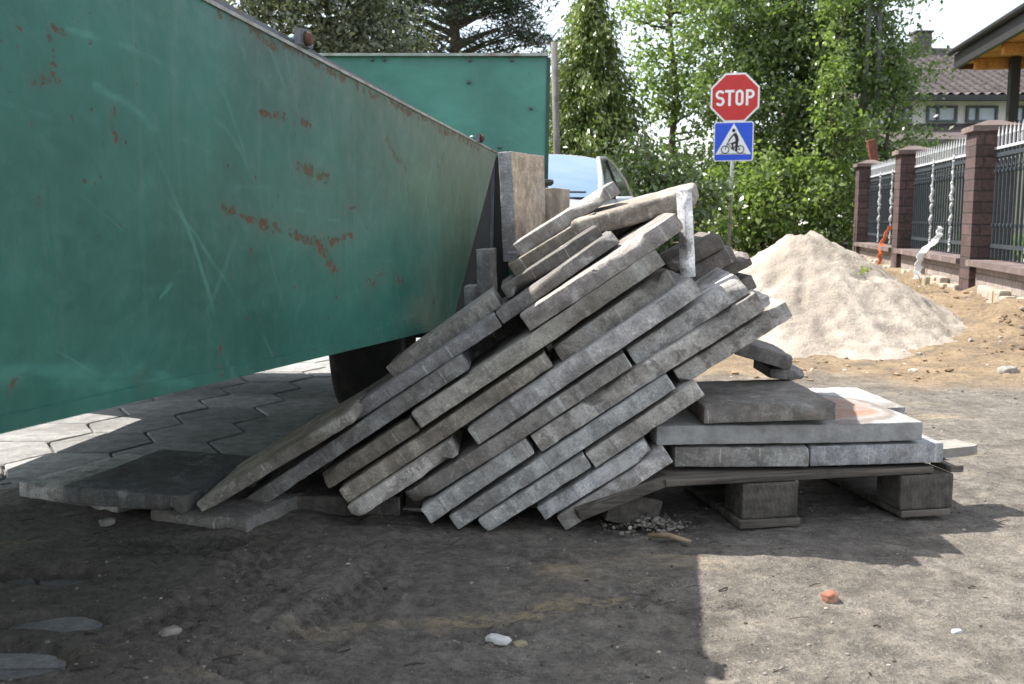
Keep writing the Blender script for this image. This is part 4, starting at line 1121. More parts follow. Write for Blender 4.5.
def arc(cx, cz, rx, rz, a0, a1, n=10):
    return [(cx + rx * math.cos(R(a0 + (a1 - a0) * i / n)), cz + rz * math.sin(R(a0 + (a1 - a0) * i / n))) for i in range(n + 1)]
hh = 0.122; lw = 0.038; rw = 0.055          # half letter height, stroke, half letter width
lt = MB()
def letter(ch, x):
    z = zc - 0.005
    if ch == 'T':
        stroke(lt, [(x - 0.072, z + hh - lw / 2), (x + 0.072, z + hh - lw / 2)], lw, -0.0085)
        stroke(lt, [(x, z + hh - lw), (x, z - hh)], lw, -0.0085)
    if ch == 'O':
        r_ = rw - lw / 2 + 0.006
        pts = arc(x, z + hh - lw / 2 - r_, r_, r_, 180, 0, 8) + arc(x, z - hh + lw / 2 + r_, r_, r_, 0, -180, 8)
        stroke(lt, pts, lw, -0.0085, True)
    if ch == 'P':
        xl = x - rw + lw / 2
        stroke(lt, [(xl, z - hh), (xl, z + hh)], lw, -0.0085)
        r_ = 0.050
        stroke(lt, [(xl + lw / 2, z + hh - lw / 2), (x + 0.008, z + hh - lw / 2)] + arc(x + 0.008, z + hh - lw / 2 - r_, r_, r_, 80, -80, 8) + [(x + 0.008, z + hh - lw / 2 - 2 * r_), (xl + lw / 2, z + hh - lw / 2 - 2 * r_)], lw, -0.0085)
    if ch == 'S':
        r_ = (hh * 2 - lw) / 4; q = 0.052
        stroke(lt, arc(x, z + r_, q, r_, 25, 270, 14)[:-1] + arc(x, z - r_, q, r_, 90, -155, 14), lw, -0.0085)
for ch, x in (('S', -0.228), ('T', -0.082), ('O', 0.070), ('P', 0.222)):
    letter(ch, x)
lt.build("stop_lettering", SWHITE, stop)
# blue square below
bc = P(733.5, 141.5, SY); bz = bc.z; hs = 0.305
def rsq(h_, r_=0.035):
    p = []
    for (cx, cz, a0) in ((h_ - r_, h_ - r_, 0), (-h_ + r_, h_ - r_, 90), (-h_ + r_, -h_ + r_, 180), (h_ - r_, -h_ + r_, 270)):
        p += arc(cx, cz, r_, r_, a0, a0 + 90, 4)
    return p
bx = bc.x - sc_.x
bp = MB().prism([(bx + x, 0, bz + z) for x, z in rsq(hs)], (0, 0.012, 0)).build("crossing_plate", SWHITE, sign)
MB().prism([(bx + x, -0.0045, bz + z) for x, z in rsq(hs - 0.016, 0.025)], (0, 0.004, 0)).build("blue_field", BLUE, bp)
MB().prism([(bx - 0.275, -0.0085, bz - 0.20), (bx + 0.275, -0.0085, bz - 0.20), (bx, -0.0085, bz + 0.28)], (0, 0.0035, 0)).build("white_triangle", SWHITE, bp)
cy_ = MB(); yb = -0.0120
for wx in (-0.125, 0.105):
    stroke(cy_, arc(bx + wx, bz - 0.125, 0.058, 0.058, 0, 342, 19), 0.014, yb, True)
# bicycle frame, rider
for pts, w in (([(bx - 0.125, bz - 0.125), (bx - 0.090, bz - 0.02), (bx - 0.070, bz + 0.0)], 0.012), ([(bx - 0.090, bz - 0.035), (bx + 0.0, bz - 0.13), (bx + 0.105, bz - 0.125), (bx + 0.045, bz - 0.03)], 0.011), ([(bx + 0.0, bz - 0.13), (bx + 0.045, bz - 0.03), (bx - 0.085, bz - 0.035)], 0.011)):
    stroke(cy_, pts, w, yb)
stroke(cy_, [(bx + 0.060, bz - 0.005), (bx + 0.045, bz + 0.07), (bx + 0.015, bz + 0.125)], 0.052, yb - 0.0006)   # trunk
stroke(cy_, [(bx + 0.012, bz + 0.118), (bx - 0.035, bz + 0.065), (bx - 0.075, bz + 0.005)], 0.022, yb - 0.0012)    # arm
stroke(cy_, [(bx + 0.052, bz - 0.005), (bx - 0.018, bz - 0.030), (bx - 0.005, bz - 0.105), (bx - 0.030, bz - 0.115)], 0.028, yb - 0.0018)  # near leg
stroke(cy_, [(bx + 0.058, bz - 0.005), (bx + 0.048, bz - 0.085), (bx + 0.045, bz - 0.155)], 0.034, yb - 0.0024)     # far leg
cy_.prism([(bx + x, yb - 0.002, bz + 0.17 + z) for x, z in arc(0.0, 0, 0.026, 0.028, 0, 330, 11)], (0, 0.003, 0))     # head
stroke(cy_, [(bx - 0.22, bz - 0.188), (bx + 0.2, bz - 0.188)], 0.006, yb)
cy_.build("cyclist_symbol", SBLACK, bp)
for z_ in (zc - 0.15, zc + 0.15, bz):
    MB().rbox((0, 0.045, z_), (0.09, 0.075, 0.03), 0.004).build("clamp", GALV, sign)

# ------------------------------------------------------------------ car
def car():
    c = P(540, 200, 10.0)
    root = thing("parked_car", (c.x, 10.4, 0), "silver car parked facing the camera behind the leaning slabs", "car", rot=(0, 0, R(-13)))
    # body: y runs from the nose (-) to the tail (+)
    st = [(-2.02, 0.60, 0.34, 0.62), (-1.90, 0.76, 0.26, 0.76), (-1.55, 0.84, 0.22, 0.90), (-0.95, 0.87, 0.20, 1.00), (-0.45, 0.88, 0.20, 1.04), (0.6, 0.88, 0.20, 1.05), (1.5, 0.87, 0.22, 1.06), (1.9, 0.82, 0.28, 1.02), (2.05, 0.70, 0.40, 0.90)]
    v = []; f = []
    for (y, w, zb, zs) in st:
        half = [(0.0, zb), (w * 0.86, zb), (w * 0.98, zb + 0.14), (w, zb + 0.36 * (zs - zb) / 0.8 + 0.12), (w * 0.975, zs - 0.13), (w * 0.90, zs - 0.02), (w * 0.45, zs + 0.02), (0.0, zs + 0.03)]
        ring = half + [(-x, z) for x, z in half[-2:0:-1]]
        v += [(x, y, z) for x, z in ring]
    n = 14
    for i in range(len(st) - 1):
        for k in range(n):
            f.append((i * n + k, i * n + (k + 1) % n, (i + 1) * n + (k + 1) % n, (i + 1) * n + k))
    f += [tuple(range(n))[::-1], tuple((len(st) - 1) * n + k for k in range(n))]
    mesh_obj("body", v, f, CARP, root, True)
    zr = 1.475
    A = {'wb': (0.76, -0.80, 1.035), 'rf': (0.60, -0.02, zr - 0.03), 'rr': (0.60, 1.25, zr - 0.02), 'bb': (0.74, 1.86, 1.05)}
    # roof skin, arched
    rv = []; rf = []
    ny, nx_ = 10, 12
    for j in range(ny + 1):
        t_ = j / ny
        y = -0.06 + 1.40 * t_
        for i in range(nx_ + 1):
            s_ = -1 + 2 * i / nx_
            z = zr - 0.035 + 0.035 * math.sin(PI * min(1, t_ * 0.9 + 0.12)) + 0.05 * (1 - s_ * s_) - 0.018
            rv.append((0.625 * s_, y, z - 0.03 * abs(s_) ** 6))
    for j in range(ny):
        for i in range(nx_):
            rf.append((j * (nx_ + 1) + i, j * (nx_ + 1) + i + 1, (j + 1) * (nx_ + 1) + i + 1, (j + 1) * (nx_ + 1) + i))
    ro = mesh_obj("roof", rv, rf, CARP, root, True)
    so_ = ro.modifiers.new("thick", 'SOLIDIFY'); so_.thickness = 0.035
    # windscreen, curved
    wv = []; wf = []
    for j in range(9):
        t_ = j / 8
        for i in range(13):
            s_ = -1 + 2 * i / 12
            hw = 0.745 + (0.600 - 0.745) * t_
            y = -0.80 + 0.76 * t_ - 0.10 * (1 - s_ * s_) - 0.03 * math.sin(PI * t_)
            z = 1.035 + (zr - 0.045 - 1.035) * t_ + 0.02 * math.sin(PI * t_) + 0.045 * (1 - s_ * s_) * t_
            wv.append((hw * s_, y, z))
    for j in range(8):
        for i in range(12):
            wf.append((j * 13 + i, j * 13 + i + 1, (j + 1) * 13 + i + 1, (j + 1) * 13 + i))
    mesh_obj("windscreen", wv, wf, WSCREEN, root, True)
    for s_ in (-1, 1):
        MB().tube([(s_ * 0.775, -0.84, 1.02), (s_ * 0.70, -0.45, 1.25), (s_ * 0.615, -0.02, zr - 0.04), (s_ * 0.61, 0.6, zr - 0.005), (s_ * 0.60, 1.25, zr - 0.03), (s_ * 0.69, 1.65, 1.27), (s_ * 0.76, 1.90, 1.05)], [0.032, 0.028, 0.024, 0.016, 0.016, 0.020, 0.026], 8).build("pillar", CARP, root, True)
        wd = MB().add([(s_ * 0.785, -0.72, 1.055), (s_ * 0.785, 0.45, 1.065), (s_ * 0.625, 0.45, zr - 0.03), (s_ * 0.625, 0.02, zr - 0.05), (s_ * 0.785, 0.50, 1.065), (s_ * 0.775, 1.70, 1.07), (s_ * 0.615, 1.25, zr - 0.04), (s_ * 0.625, 0.50, zr - 0.03)], [(0, 1, 2, 3), (4, 5, 6, 7)])
        wd.build("side_window", SIDEGL, root)
        MB().box((s_ * 0.705, 0.475, 1.25), (0.03, 0.05, 0.42), Matrix.Rotation(s_ * R(-22), 3, 'Y')).build("door_pillar", DARKTRIM, root)
        mi = MB().rbox((s_ * 0.95, -0.55, 0.99), (0.18, 0.10, 0.11), 0.03, seg=3).build("wing_mirror", CARP, root, True)
        MB().rbox((s_ * 0.62, -1.93, 0.72), (0.30, 0.16, 0.14), 0.04, M=Matrix.Rotation(s_ * R(25), 3, 'Z'), seg=3).build("headlight", PANE, root, True)
        for y_ in (-1.28, 1.28):
            M = Matrix.Translation((s_ * 0.78, y_, 0.31)) @ Matrix.Rotation(PI / 2, 4, 'Y')
            w_ = MB().lathe([(0.19, -0.09), (0.26, -0.10), (0.305, -0.08), (0.31, 0.0), (0.305, 0.08), (0.26, 0.10), (0.19, 0.09)], M, 28).build("wheel", RUBBER, root, True)
            MB().lathe([(0.0001, -0.06), (0.10, -0.07), (0.195, -0.085), (0.195, 0.085), (0.10, 0.07), (0.0001, 0.06)], M, 24).build("rim", GALV, w_, True)
    MB().add([(-0.60, 1.27, zr - 0.04), (0.60, 1.27, zr - 0.04), (0.73, 1.90, 1.06), (-0.73, 1.90, 1.06)], [(0, 1, 2, 3)]).build("rear_window", SIDEGL, root)
    MB().rbox((0, -2.02, 0.50), (0.9, 0.06, 0.16), 0.02).build("grille", DARKTRIM, root)
    MB().tube([(-0.05, -0.93, 1.05), (0.25, -0.90, 1.085), (0.62, -0.84, 1.08)], 0.010, 6).build("wiper", DARKTRIM, root)
    MB().box((0, 0.4, 0.82), (1.3, 1.9, 0.4)).build("cabin_trim", DARKTRIM, root)
car()

# ------------------------------------------------------------------ house far right
def house():
    Y0 = 30.0
    a = P(862, 97, Y0); ez = a.z; rz = P(980, 52, Y0 + 5).z
    xl = a.x; xr = P(1085, 97, Y0).x
    root = thing("house", ((xl + xr) / 2, Y0, 0), "white house with purple-brown tiled roof beyond the fence", "house")
    hx = (xr - xl) / 2
    MB().box((0, 4.6, ez / 2), (2 * hx - 0.8, 8.2, ez)).build("wall", PLASTER, root)
    tm = mat("roof_tile"); t = NT(tm); v = t.coord()
    n = t.noise(v, 3, 4, 0.6); n2 = t.noise(v, 25, 4, 0.6)
    c = t.mix(t.ramp(n, 0.3, 0.7), (0.070, 0.057, 0.055), (0.125, 0.103, 0.100))
    c = t.mix(1.0, c, t.mix(n2, (0.75, 0.75, 0.75), (1.25, 1.25, 1.25)), 'MULTIPLY')
    t.out(c, 0.55, t.bump(n2, 0.3, 0.01), spec=0.4)
    # tiled slope, with the tile waves modelled
    wv = []; wf = []
    L = math.hypot(5.0, rz - ez); rows = 19; tw = 0.29
    nxv = int(2 * hx / tw) * 6
    for r_ in range(rows):
        for e in (0, 1):
            t_ = (r_ + e) / rows
            for i in range(nxv + 1):
                x = -hx + 2 * hx * i / nxv
                z = ez + (rz - ez) * t_ + 0.06 * (1 - e) + 0.035 * math.sin(2 * PI * i / 6)
                wv.append((x, -0.35 + 5.35 * t_, z))
    m_ = nxv + 1
    for r_ in range(rows * 2 - 1):
        for i in range(nxv):
            wf.append((r_ * m_ + i, r_ * m_ + i + 1, (r_ + 1) * m_ + i + 1, (r_ + 1) * m_ + i))
    ro = mesh_obj("roof", wv, wf, tm, root, True)
    MB().prism([(-hx, -0.30, ez - 0.06), (-hx, 5.0, rz - 0.06), (-hx, 10.2, ez - 0.06)], (2 * hx, 0, 0)).build("roof_body", tm, root)
    MB().tube([(-hx, 5.0, rz + 0.04), (hx, 5.0, rz + 0.04)], 0.10, 8).build("ridge", tm, root)
    MB().box((0, -0.40, ez - 0.06), (2 * hx, 0.10, 0.16)).build("gutter", BLACK, root)
    chx = P(921, 40, Y0 + 5).x - root.location.x
    ch = MB().box((chx, 5.0, rz + 0.15), (0.52, 0.55, 0.9)).build("chimney", brick_mat("chimney_brick", (0.13, 0.11, 0.11), (0.09, 0.08, 0.08), (0.16, 0.15, 0.14), 0.22, 0.08), root)
    MB().box((chx, 5.0, rz + 0.635), (0.62, 0.65, 0.06)).build("chimney_cap", BLACK, ch)
    for (p0, p1) in ((905, 918), (933, 964), (973, 1005), (1022, 1050)):
        x0 = P(p0, 112, Y0).x - root.location.x; x1 = P(p1, 112, Y0).x - root.location.x
        z1 = P(900, 104, Y0).z; z0 = P(900, 121, Y0).z
        w = MB()
        fwid = 0.07
        for (bx0, bx1, bz0, bz1) in ((x0, x1, z1 - fwid, z1), (x0, x1, z0, z0 + fwid), (x0, x0 + fwid, z0 + fwid, z1 - fwid), (x1 - fwid, x1, z0 + fwid, z1 - fwid), (x0 + (x1 - x0) * 0.36 - 0.04, x0 + (x1 - x0) * 0.36 + 0.04, z0 + fwid, z1 - fwid)):
            w.box(((bx0 + bx1) / 2, 0.46, (bz0 + bz1) / 2), (bx1 - bx0, 0.10, bz1 - bz0))
        wo_ = w.build("window", simple("grey_window_frame", (0.10, 0.12, 0.13), 0.5, 10, 0.1, 0), root)
        MB().box(((x0 + x1) / 2, 0.485, (z0 + z1) / 2), (x1 - x0 - 0.05, 0.02, z1 - z0 - 0.05)).build("pane", simple("curtained_glass", (0.42, 0.50, 0.58), 0.12, 6, 0.15, 0.0, spec=0.6), wo_)
    # low lean-to roof under the windows
    z2 = P(920, 122, Y0).z
    x0 = P(880, 122, Y0).x - root.location.x; x1 = hx
    MB().prism([(x0, 0.44, z2), (x0, -1.7, z2 - 0.62), (x0, -1.7, z2 - 0.78), (x0, 0.44, z2 - 0.25)], (x1 - x0, 0, 0)).build("lean_to_roof", tm, root)
    MB().box(((x0 + x1) / 2, -0.55, (z2 - 0.7) / 2), (x1 - x0 - 0.4, 1.8, z2 - 0.75)).build("lean_to_wall", simple("beige_render", (0.42, 0.36, 0.29), 0.9, 8, 0.1, 0.1), root)
house()

# ------------------------------------------------------------------ wooden porch roof at the right
def porch():
    Yf = 12.6
    a = P(956, 66, Yf); z0 = a.z
    root = thing("porch", (a.x, Yf, 0), "dark-edged porch roof with orange varnished soffit on a black post", "porch", rot=(0, 0, fang))
    Wd, Ln = 4.6, 6.6
    MB().box((Wd / 2, -Ln / 2, z0 + 0.03), (Wd - 0.10, Ln - 0.10, 0.03)).build("soffit", SOFFIT, root)
    for i in range(6):
        MB().rbox((Wd / 2, -0.45 - i * 1.1, z0 - 0.05), (Wd - 0.2, 0.10, 0.12), 0.006).build("rafter", SOFFIT, root)
    fz = simple("dark_fascia", (0.022, 0.022, 0.024), 0.5, 12, 0.25, 0.1)
    MB().box((0.0, -Ln / 2, z0 + 0.05), (0.05, Ln, 0.17)).build("fascia", fz, root)
    MB().box((Wd / 2 + 0.03, 0.0, z0 + 0.04), (Wd, 0.05, 0.16)).build("fascia", wood_mat("brown_board", (0.10, 0.045, 0.022), (0.19, 0.09, 0.045)), root)
    # gutter
    MB().tube([(-0.07, 0.03, z0 + 0.16), (-0.07, -Ln, z0 + 0.15)], 0.035, 10).build("gutter", fz, root)
    MB().prism([(0.0, 0.02, z0 + 0.17), (Wd, 0.02, z0 + 1.5), (Wd, 0.02, z0 + 1.42), (0.3, 0.02, z0 + 0.155)], (0, -Ln, 0)).build("roof_slope", fz, root)
    q = P(1012, 112, 11.9) - root.location
    q = Matrix.Rotation(-fang, 3, 'Z') @ q
    MB().rbox((q.x, q.y, z0 / 2), (0.11, 0.11, z0), 0.008).build("post", BLACK, root)
porch()

# ------------------------------------------------------------------ poles
def pole(px, py0, py1, Y, r0, r1, label, m=POLEWOOD, name="utility_pole", lean=0):
    b_ = P(px, py0, Y); b_.z = -0.1; t_ = P(px + lean, py1, Y)
    o = MB().tube([b_ - Vector((b_.x, b_.y, 0)) , Vector((t_.x - b_.x, 0, t_.z))], [r0, r1], 12).build(name, m, None, True)
    o.location = (b_.x, b_.y, 0)
    return tag(o, label, "pole", None)
pole(561, 155, 42, 15.5, 0.06, 0.05, "grey wooden pole rising beside the spruce behind the far trailer", lean=-7)
tw = thing("utility_pole", (P(866, 200, 18.2).x, 18.2, 0), "twin-legged grey concrete pole standing in the edge of the big green tree", "pole")
for dx in (-0.09, 0.09):
    MB().tube([(dx * 1.5, 0, -0.1), (dx * 0.8, 0, 7.5)], [0.062, 0.05], 10).build("leg", simple("pole_concrete", (0.12, 0.117, 0.114), 0.9, 20, 0.2, 0.3), tw, True)
for z_ in (1.4, 2.9, 4.4, 5.9):
    MB().box((0, 0, z_), (0.18, 0.06, 0.08)).build("crosspiece", STEEL, tw)
bq0, bq1 = P(886, 158, 15.8), P(877, 136, 15.8)
o = MB().rbox((0, 0, 0.85), (0.13, 0.05, 1.62), 0.006, M=None).build("plank", simple("red_brown_board", (0.19, 0.062, 0.040), 0.8, 20, 0.3, 0.3), None)
o.location = (bq0.x + 0.10, 15.8, 0.42); o.rotation_euler = (0, R(-14), R(15))
tag(o, "red-brown board leaning upright behind the farthest brick pillar", "board")

# ------------------------------------------------------------------ trees
def leaf_cards(cent, size, up=0.35, aspect=0.55, var=0.4, dirs=None, fold=0.18):
    n = len(cent)
    d = rng.normal(size=(n, 3)) if dirs is None else dirs + 0.45 * rng.normal(size=(n, 3))
    if dirs is None: d[:, 2] -= 0.35
    d /= np.linalg.norm(d, axis=1)[:, None] + 1e-9
    nn = rng.normal(size=(n, 3)); nn[:, 2] += up * 3
    nn -= d * (nn * d).sum(1)[:, None]
    nn /= np.linalg.norm(nn, axis=1)[:, None] + 1e-9
    sd_ = np.cross(d, nn)
    s = size * (1 + var * rng.uniform(-1, 1, size=(n, 1)))
    a = cent - d * s * 0.5
    tip = cent + d * s * 0.5
    l = cent + sd_ * s * aspect * 0.5 + nn * s * fold * 0.5 - d * s * 0.08
    r = cent - sd_ * s * aspect * 0.5 + nn * s * fold * 0.5 - d * s * 0.08
    v = np.stack([a, l, tip, r], 1).reshape(-1, 3)
    return v
def cards_obj(name, v, m, parent=None):
    n = len(v) // 4
    me = bpy.data.meshes.new(name)
    me.vertices.add(len(v)); me.vertices.foreach_set('co', v.astype(np.float32).ravel())
    me.loops.add(n * 4); me.loops.foreach_set('vertex_index', np.arange(n * 4, dtype=np.int32))
    me.polygons.add(n); me.polygons.foreach_set('loop_start', np.arange(0, n * 4, 4, dtype=np.int32))
    me.polygons.foreach_set('loop_total', np.full(n, 4, dtype=np.int32))
    me.materials.append(m); me.update(calc_edges=True); me.validate()
    return link(bpy.data.objects.new(name, me), parent)
def broadleaf(loc, trunk_h, blobs, nclump, per, leaf, m, label, seed, spread=0.28, trunk_r=0.12, group=None, name="tree", shell=0.55, cat="tree", flat=0.75, extra=None):
    """blobs: (x, y, z, rx, ry, rz) ellipsoids relative to loc that hold the crown"""
    global rng
    rng = np.random.default_rng(seed)
    root = thing(name, loc, label, cat, group)
    vol = np.array([b[3] * b[4] * b[5] for b in blobs]); vol = vol / vol.sum()
    cl = []
    for b_, w in zip(blobs, vol):
        k = max(3, int(nclump * w))
        d = rng.normal(size=(k, 3)); d /= np.linalg.norm(d, axis=1)[:, None]
        rr = rng.uniform(shell ** 3, 1, size=(k, 1)) ** (1 / 3) * rng.uniform(0.86, 1.12, size=(k, 1))
        cl.append(np.array(b_[:3]) + d * rr * np.array(b_[3:]))
    cl = np.concatenate(cl)
    cl = cl[cl[:, 2] > 0.12]
    if extra is not None: cl = np.concatenate([cl, np.array(extra)])
    sp_ = spread * rng.uniform(0.5, 1.4, size=(len(cl), 1, 1))
    off_ = rng.normal(size=(len(cl), per, 3)) * sp_ * np.array([1, 1, flat])
    cent = (cl[:, None, :] + off_).reshape(-1, 3)
    cent = cent[cent[:, 2] > 0.03]
    cards_obj("crown", leaf_cards(cent, leaf), m, root)
    tr = MB()
    topz = max(b[2] + b[5] * 0.6 for b in blobs)
    pts = [Vector((0, 0, -0.2))]
    for i in range(1, 7):
        t_ = i / 6
        pts.append(Vector((0.12 * math.sin(i * 1.7 + seed), 0.12 * math.cos(i * 1.3 + seed), topz * t_)))
    tr.tube(pts, [trunk_r * (1.15 - t_ * 0.16) for t_ in range(7)], 9)
    sel = rng.choice(len(cl), size=min(len(cl), 60), replace=False)
    for k in sel:
        c = Vector(cl[k]); zt = max(trunk_h * 0.6, min(topz * 0.9, c.z - 0.35 * math.hypot(c.x, c.y)))
        i = min(5, max(0, int(zt / topz * 6))); fr = zt / topz * 6 - i
        p0 = pts[i].lerp(pts[i + 1], min(1, max(0, fr)))
        mid = p0.lerp(c, 0.5) + Vector((0, 0, -0.10 * (c - p0).length + rng.uniform(-0.1, 0.1)))
        tr.tube([p0, mid, c], [trunk_r * 0.34, trunk_r * 0.2, trunk_r * 0.06], 5, False)
    tr.build("trunk", BARK, root, True)
    return root

def spruce(loc, h, rb, m, label, seed, tiers=30, z0=0.25):
    global rng
    rng = np.random.default_rng(seed)
    root = thing("spruce_tree", loc, label, "tree")
    cent = []; dirs = []
    br = MB(); br.tube([(0, 0, -0.2), (0.02, 0, h * 0.5), (0, 0.02, h)], [0.15, 0.09, 0.015], 9)
    for ti in range(tiers):
        t_ = ti / (tiers - 1)
        z = z0 + (h - z0) * t_ ** 0.95
        rad = rb * (1 - t_) ** 0.85 + 0.08
        nb = max(4, int(11 * (1 - t_) + 4))
        for b_ in range(nb):
            a = 2 * PI * (b_ + rng.uniform(-0.35, 0.35)) / nb + ti * 0.7
            r_ = rad * rng.uniform(0.65, 1.15)
            dx, dy = math.cos(a), math.sin(a)
            droop = rng.uniform(0.18, 0.42)
            pts = []
            for s_ in np.linspace(0, 1, 7):
                pts.append(np.array((dx * r_ * s_, dy * r_ * s_, z - droop * r_ * s_ * s_ * 1.1 + 0.12 * r_ * s_)))
            br.tube([Vector(p) for p in pts[::2]], [0.022, 0.015, 0.009, 0.004], 4, False)
            for s_ in range(1, 7):
                k = int(34 * (0.4 + r_))
                base = pts[s_] + rng.normal(size=(k, 3)) * np.array((0.10, 0.10, 0.05)) * (0.5 + r_ * 0.6)
                base[:, 2] -= np.abs(rng.normal(size=k)) * 0.12
                cent.append(base)
                dd_ = np.tile(np.array((dx * 0.5, dy * 0.5, -0.85)), (k, 1)); dirs.append(dd_)
    cent = np.concatenate(cent); dirs = np.concatenate(dirs)
    cards_obj("crown", leaf_cards(cent, 0.105, aspect=0.34, dirs=dirs, up=0.1), m, root)
    br.build("trunk", BARK, root, True)
    return root
def pine(loc, h, blobs, nclump, m, label, seed, need=0.16, per=70, spread=0.20):
    global rng
    rng = np.random.default_rng(seed)
    root = thing("pine_tree", loc, label, "tree")
    cl = []
    vol = np.array([b[3] * b[4] * b[5] for b in blobs]); vol = vol / vol.sum()
    for b_, w in zip(blobs, vol):
        k = max(4, int(nclump * w))
        d = rng.normal(size=(k, 3)); d /= np.linalg.norm(d, axis=1)[:, None]
        rr = rng.uniform(0.2, 1, size=(k, 1)) ** (1 / 3) * rng.uniform(0.8, 1.15, size=(k, 1))
        cl.append(np.array(b_[:3]) + d * rr * np.array(b_[3:]))
    cl = np.concatenate(cl)
    off_ = rng.normal(size=(len(cl), per, 3)) * spread * np.array([1, 1, 0.55])
    cent = (cl[:, None, :] + off_).reshape(-1, 3)
    dirs = off_.reshape(-1, 3) / spread; dirs[:, 2] += 0.5
    cards_obj("crown", leaf_cards(cent, need, aspect=0.20, dirs=dirs, up=0.0), m, root)
    tr = MB(); tr.tube([(0, 0, -0.2), (0.1, 0, h * 0.4), (-0.05, 0.1, h * 0.75), (0, 0, h)], [0.2, 0.16, 0.10, 0.03], 9)
    for k in rng.choice(len(cl), size=min(len(cl), 70), replace=False):
        c = Vector(cl[k]); p0 = Vector((0, 0, max(0.8, c.z - 0.3 * math.hypot(c.x, c.y))))
        tr.tube([p0, p0.lerp(c, 0.5) + Vector((0, 0, 0.05)), c], [0.05, 0.03, 0.01], 5, False)
    tr.build("trunk", BARK, root, True)
    return root
def X(px, Y): return (px - 512) / 1000.0 * Y

# big tree with the signs in front of it
Yt = 19.0
broadleaf((X(790, Yt), Yt, 0), 1.2, [(-0.2, 0, 2.9, 1.75, 1.5, 1.7), (0.2, 0.2, 5.0, 1.8, 1.6, 1.7), (-1.0, -0.2, 4.5, 1.3, 1.1, 1.2), (0.9, -0.2, 3.6, 1.2, 1.1, 1.3), (0.6, 0, 6.4, 1.4, 1.2, 1.1), (-0.8, 0.1, 1.6, 1.3, 1.1, 1.0), (0.7, 0.0, 1.7, 1.1, 0.9, 1.0)],
          860, 70, 0.10, LEAF_MID, "large bushy mid green tree filling the view behind the STOP sign", 21, spread=0.18, trunk_r=0.14, shell=0.35)
Yt = 21.0
broadleaf((X(668, Yt), Yt, 0), 1.5, [(0.1, 0, 4.6, 1.25, 1.1, 1.5), (-0.5, 0, 3.2, 0.9, 0.9, 0.9), (0.6, 0, 3.0, 0.9, 0.8, 0.8), (0.2, 0, 6.2, 1.0, 0.9, 1.0), (0.3, 0, 1.6, 1.2, 0.9, 0.9)],
          150, 56, 0.11, LEAF_LIGHT, "light airy tree with sky showing through, between the spruce and the STOP sign", 22, spread=0.25, trunk_r=0.09, shell=0.5)
Yt = 16.8
broadleaf((X(752, Yt), Yt, 0), 0.3, [(-0.35, 0, 0.75, 0.75, 0.55, 0.75), (0.45, 0, 0.95, 0.85, 0.6, 0.95), (0.1, 0.1, 1.35, 0.5, 0.5, 0.4)],
          120, 60, 0.105, LEAF_LIGHT, "bright green shrub with large leaves growing around the foot of the sign post", 23, spread=0.145, trunk_r=0.04, name="shrub", cat="shrub", shell=0.5)
Yt = 16.9
broadleaf((X(828, Yt), Yt, 0), 0.8, [(0, 0, 1.2, 0.28, 0.25, 1.1), (0.02, 0, 3.0, 0.26, 0.25, 1.2), (-0.1, 0, 4.4, 0.3, 0.25, 0.6), (0.35, -0.1, 2.2, 0.35, 0.3, 0.35), (0.45, 0, 0.9, 0.35, 0.3, 0.6)],
          120, 50, 0.085, LEAF_LIGHT, "pale climbing vine hanging as a column down the front of the big tree", 24, spread=0.13, trunk_r=0.03, shell=0.3, name="vine", cat="vine")
Yt = 18.5
broadleaf((X(884, Yt), Yt, 0), 1.2, [(0, 0, 3.0, 0.6, 0.6, 0.5), (0.2, 0, 2.1, 0.6, 0.6, 0.5), (-0.1, 0, 3.9, 0.4, 0.5, 0.6), (0.3, 0, 3.6, 0.5, 0.4, 0.5), (0, 0, 1.3, 0.8, 0.6, 0.6)],
          110, 40, 0.085, LEAF_MID, "dark loose tree spreading in front of the house roof", 25, spread=0.20, trunk_r=0.06, shell=0.4)
Yt = 15.5
broadleaf((X(652, Yt), Yt, 0), 0.3, [(0, 0, 0.9, 0.75, 0.6, 0.9), (-0.55, 0.2, 1.1, 0.7, 0.6, 1.0), (0.65, 0.2, 0.8, 0.6, 0.5, 0.8), (-0.2, 0, 1.6, 0.5, 0.4, 0.5)],
          110, 55, 0.095, LEAF_DARK, "dense green bush right behind the silver car", 26, spread=0.19, trunk_r=0.04, name="shrub", cat="shrub", shell=0.45)
Yt = 22.0
broadleaf((X(600, Yt), Yt + 2.0, 0), 0.3, [(0, 0, 1.3, 2.0, 0.8, 1.3), (1.8, 0, 1.2, 1.5, 0.8, 1.2), (-1.6, 0, 1.2, 1.5, 0.8, 1.2), (4.0, 0, 1.4, 1.8, 0.8, 1.5), (6.5, 0.3, 1.6, 1.8, 0.8, 1.6)],
          170, 58, 0.14, LEAF_DARK, "dark hedge closing the background behind the spruce and the car", 27, spread=0.26, trunk_r=0.05, name="hedge", cat="hedge", shell=0.3)
spruce((X(588, 20.0), 20.0, 0), 5.9, 1.60, NEED_LIGHT, "tall yellowish green spruce with drooping branches behind the silver car", 31)
Yt = 25.0
pine((X(455, Yt), Yt, 0), 9.5, [(0, 0, 5.6, 2.1, 1.6, 1.3), (1.0, 0, 6.6, 1.8, 1.4, 0.9), (-1.3, 0, 6.7, 1.7, 1.3, 1.2), (0.2, 0, 8.0, 1.8, 1.3, 1.0), (1.6, 0, 5.3, 1.2, 1.0, 0.5), (-1.8, 0, 5.2, 1.3, 1.0, 0.9)], 360, NEED_DARK, "dark pine rising above the far trailer's tailboard", 32)
Yt = 17.0
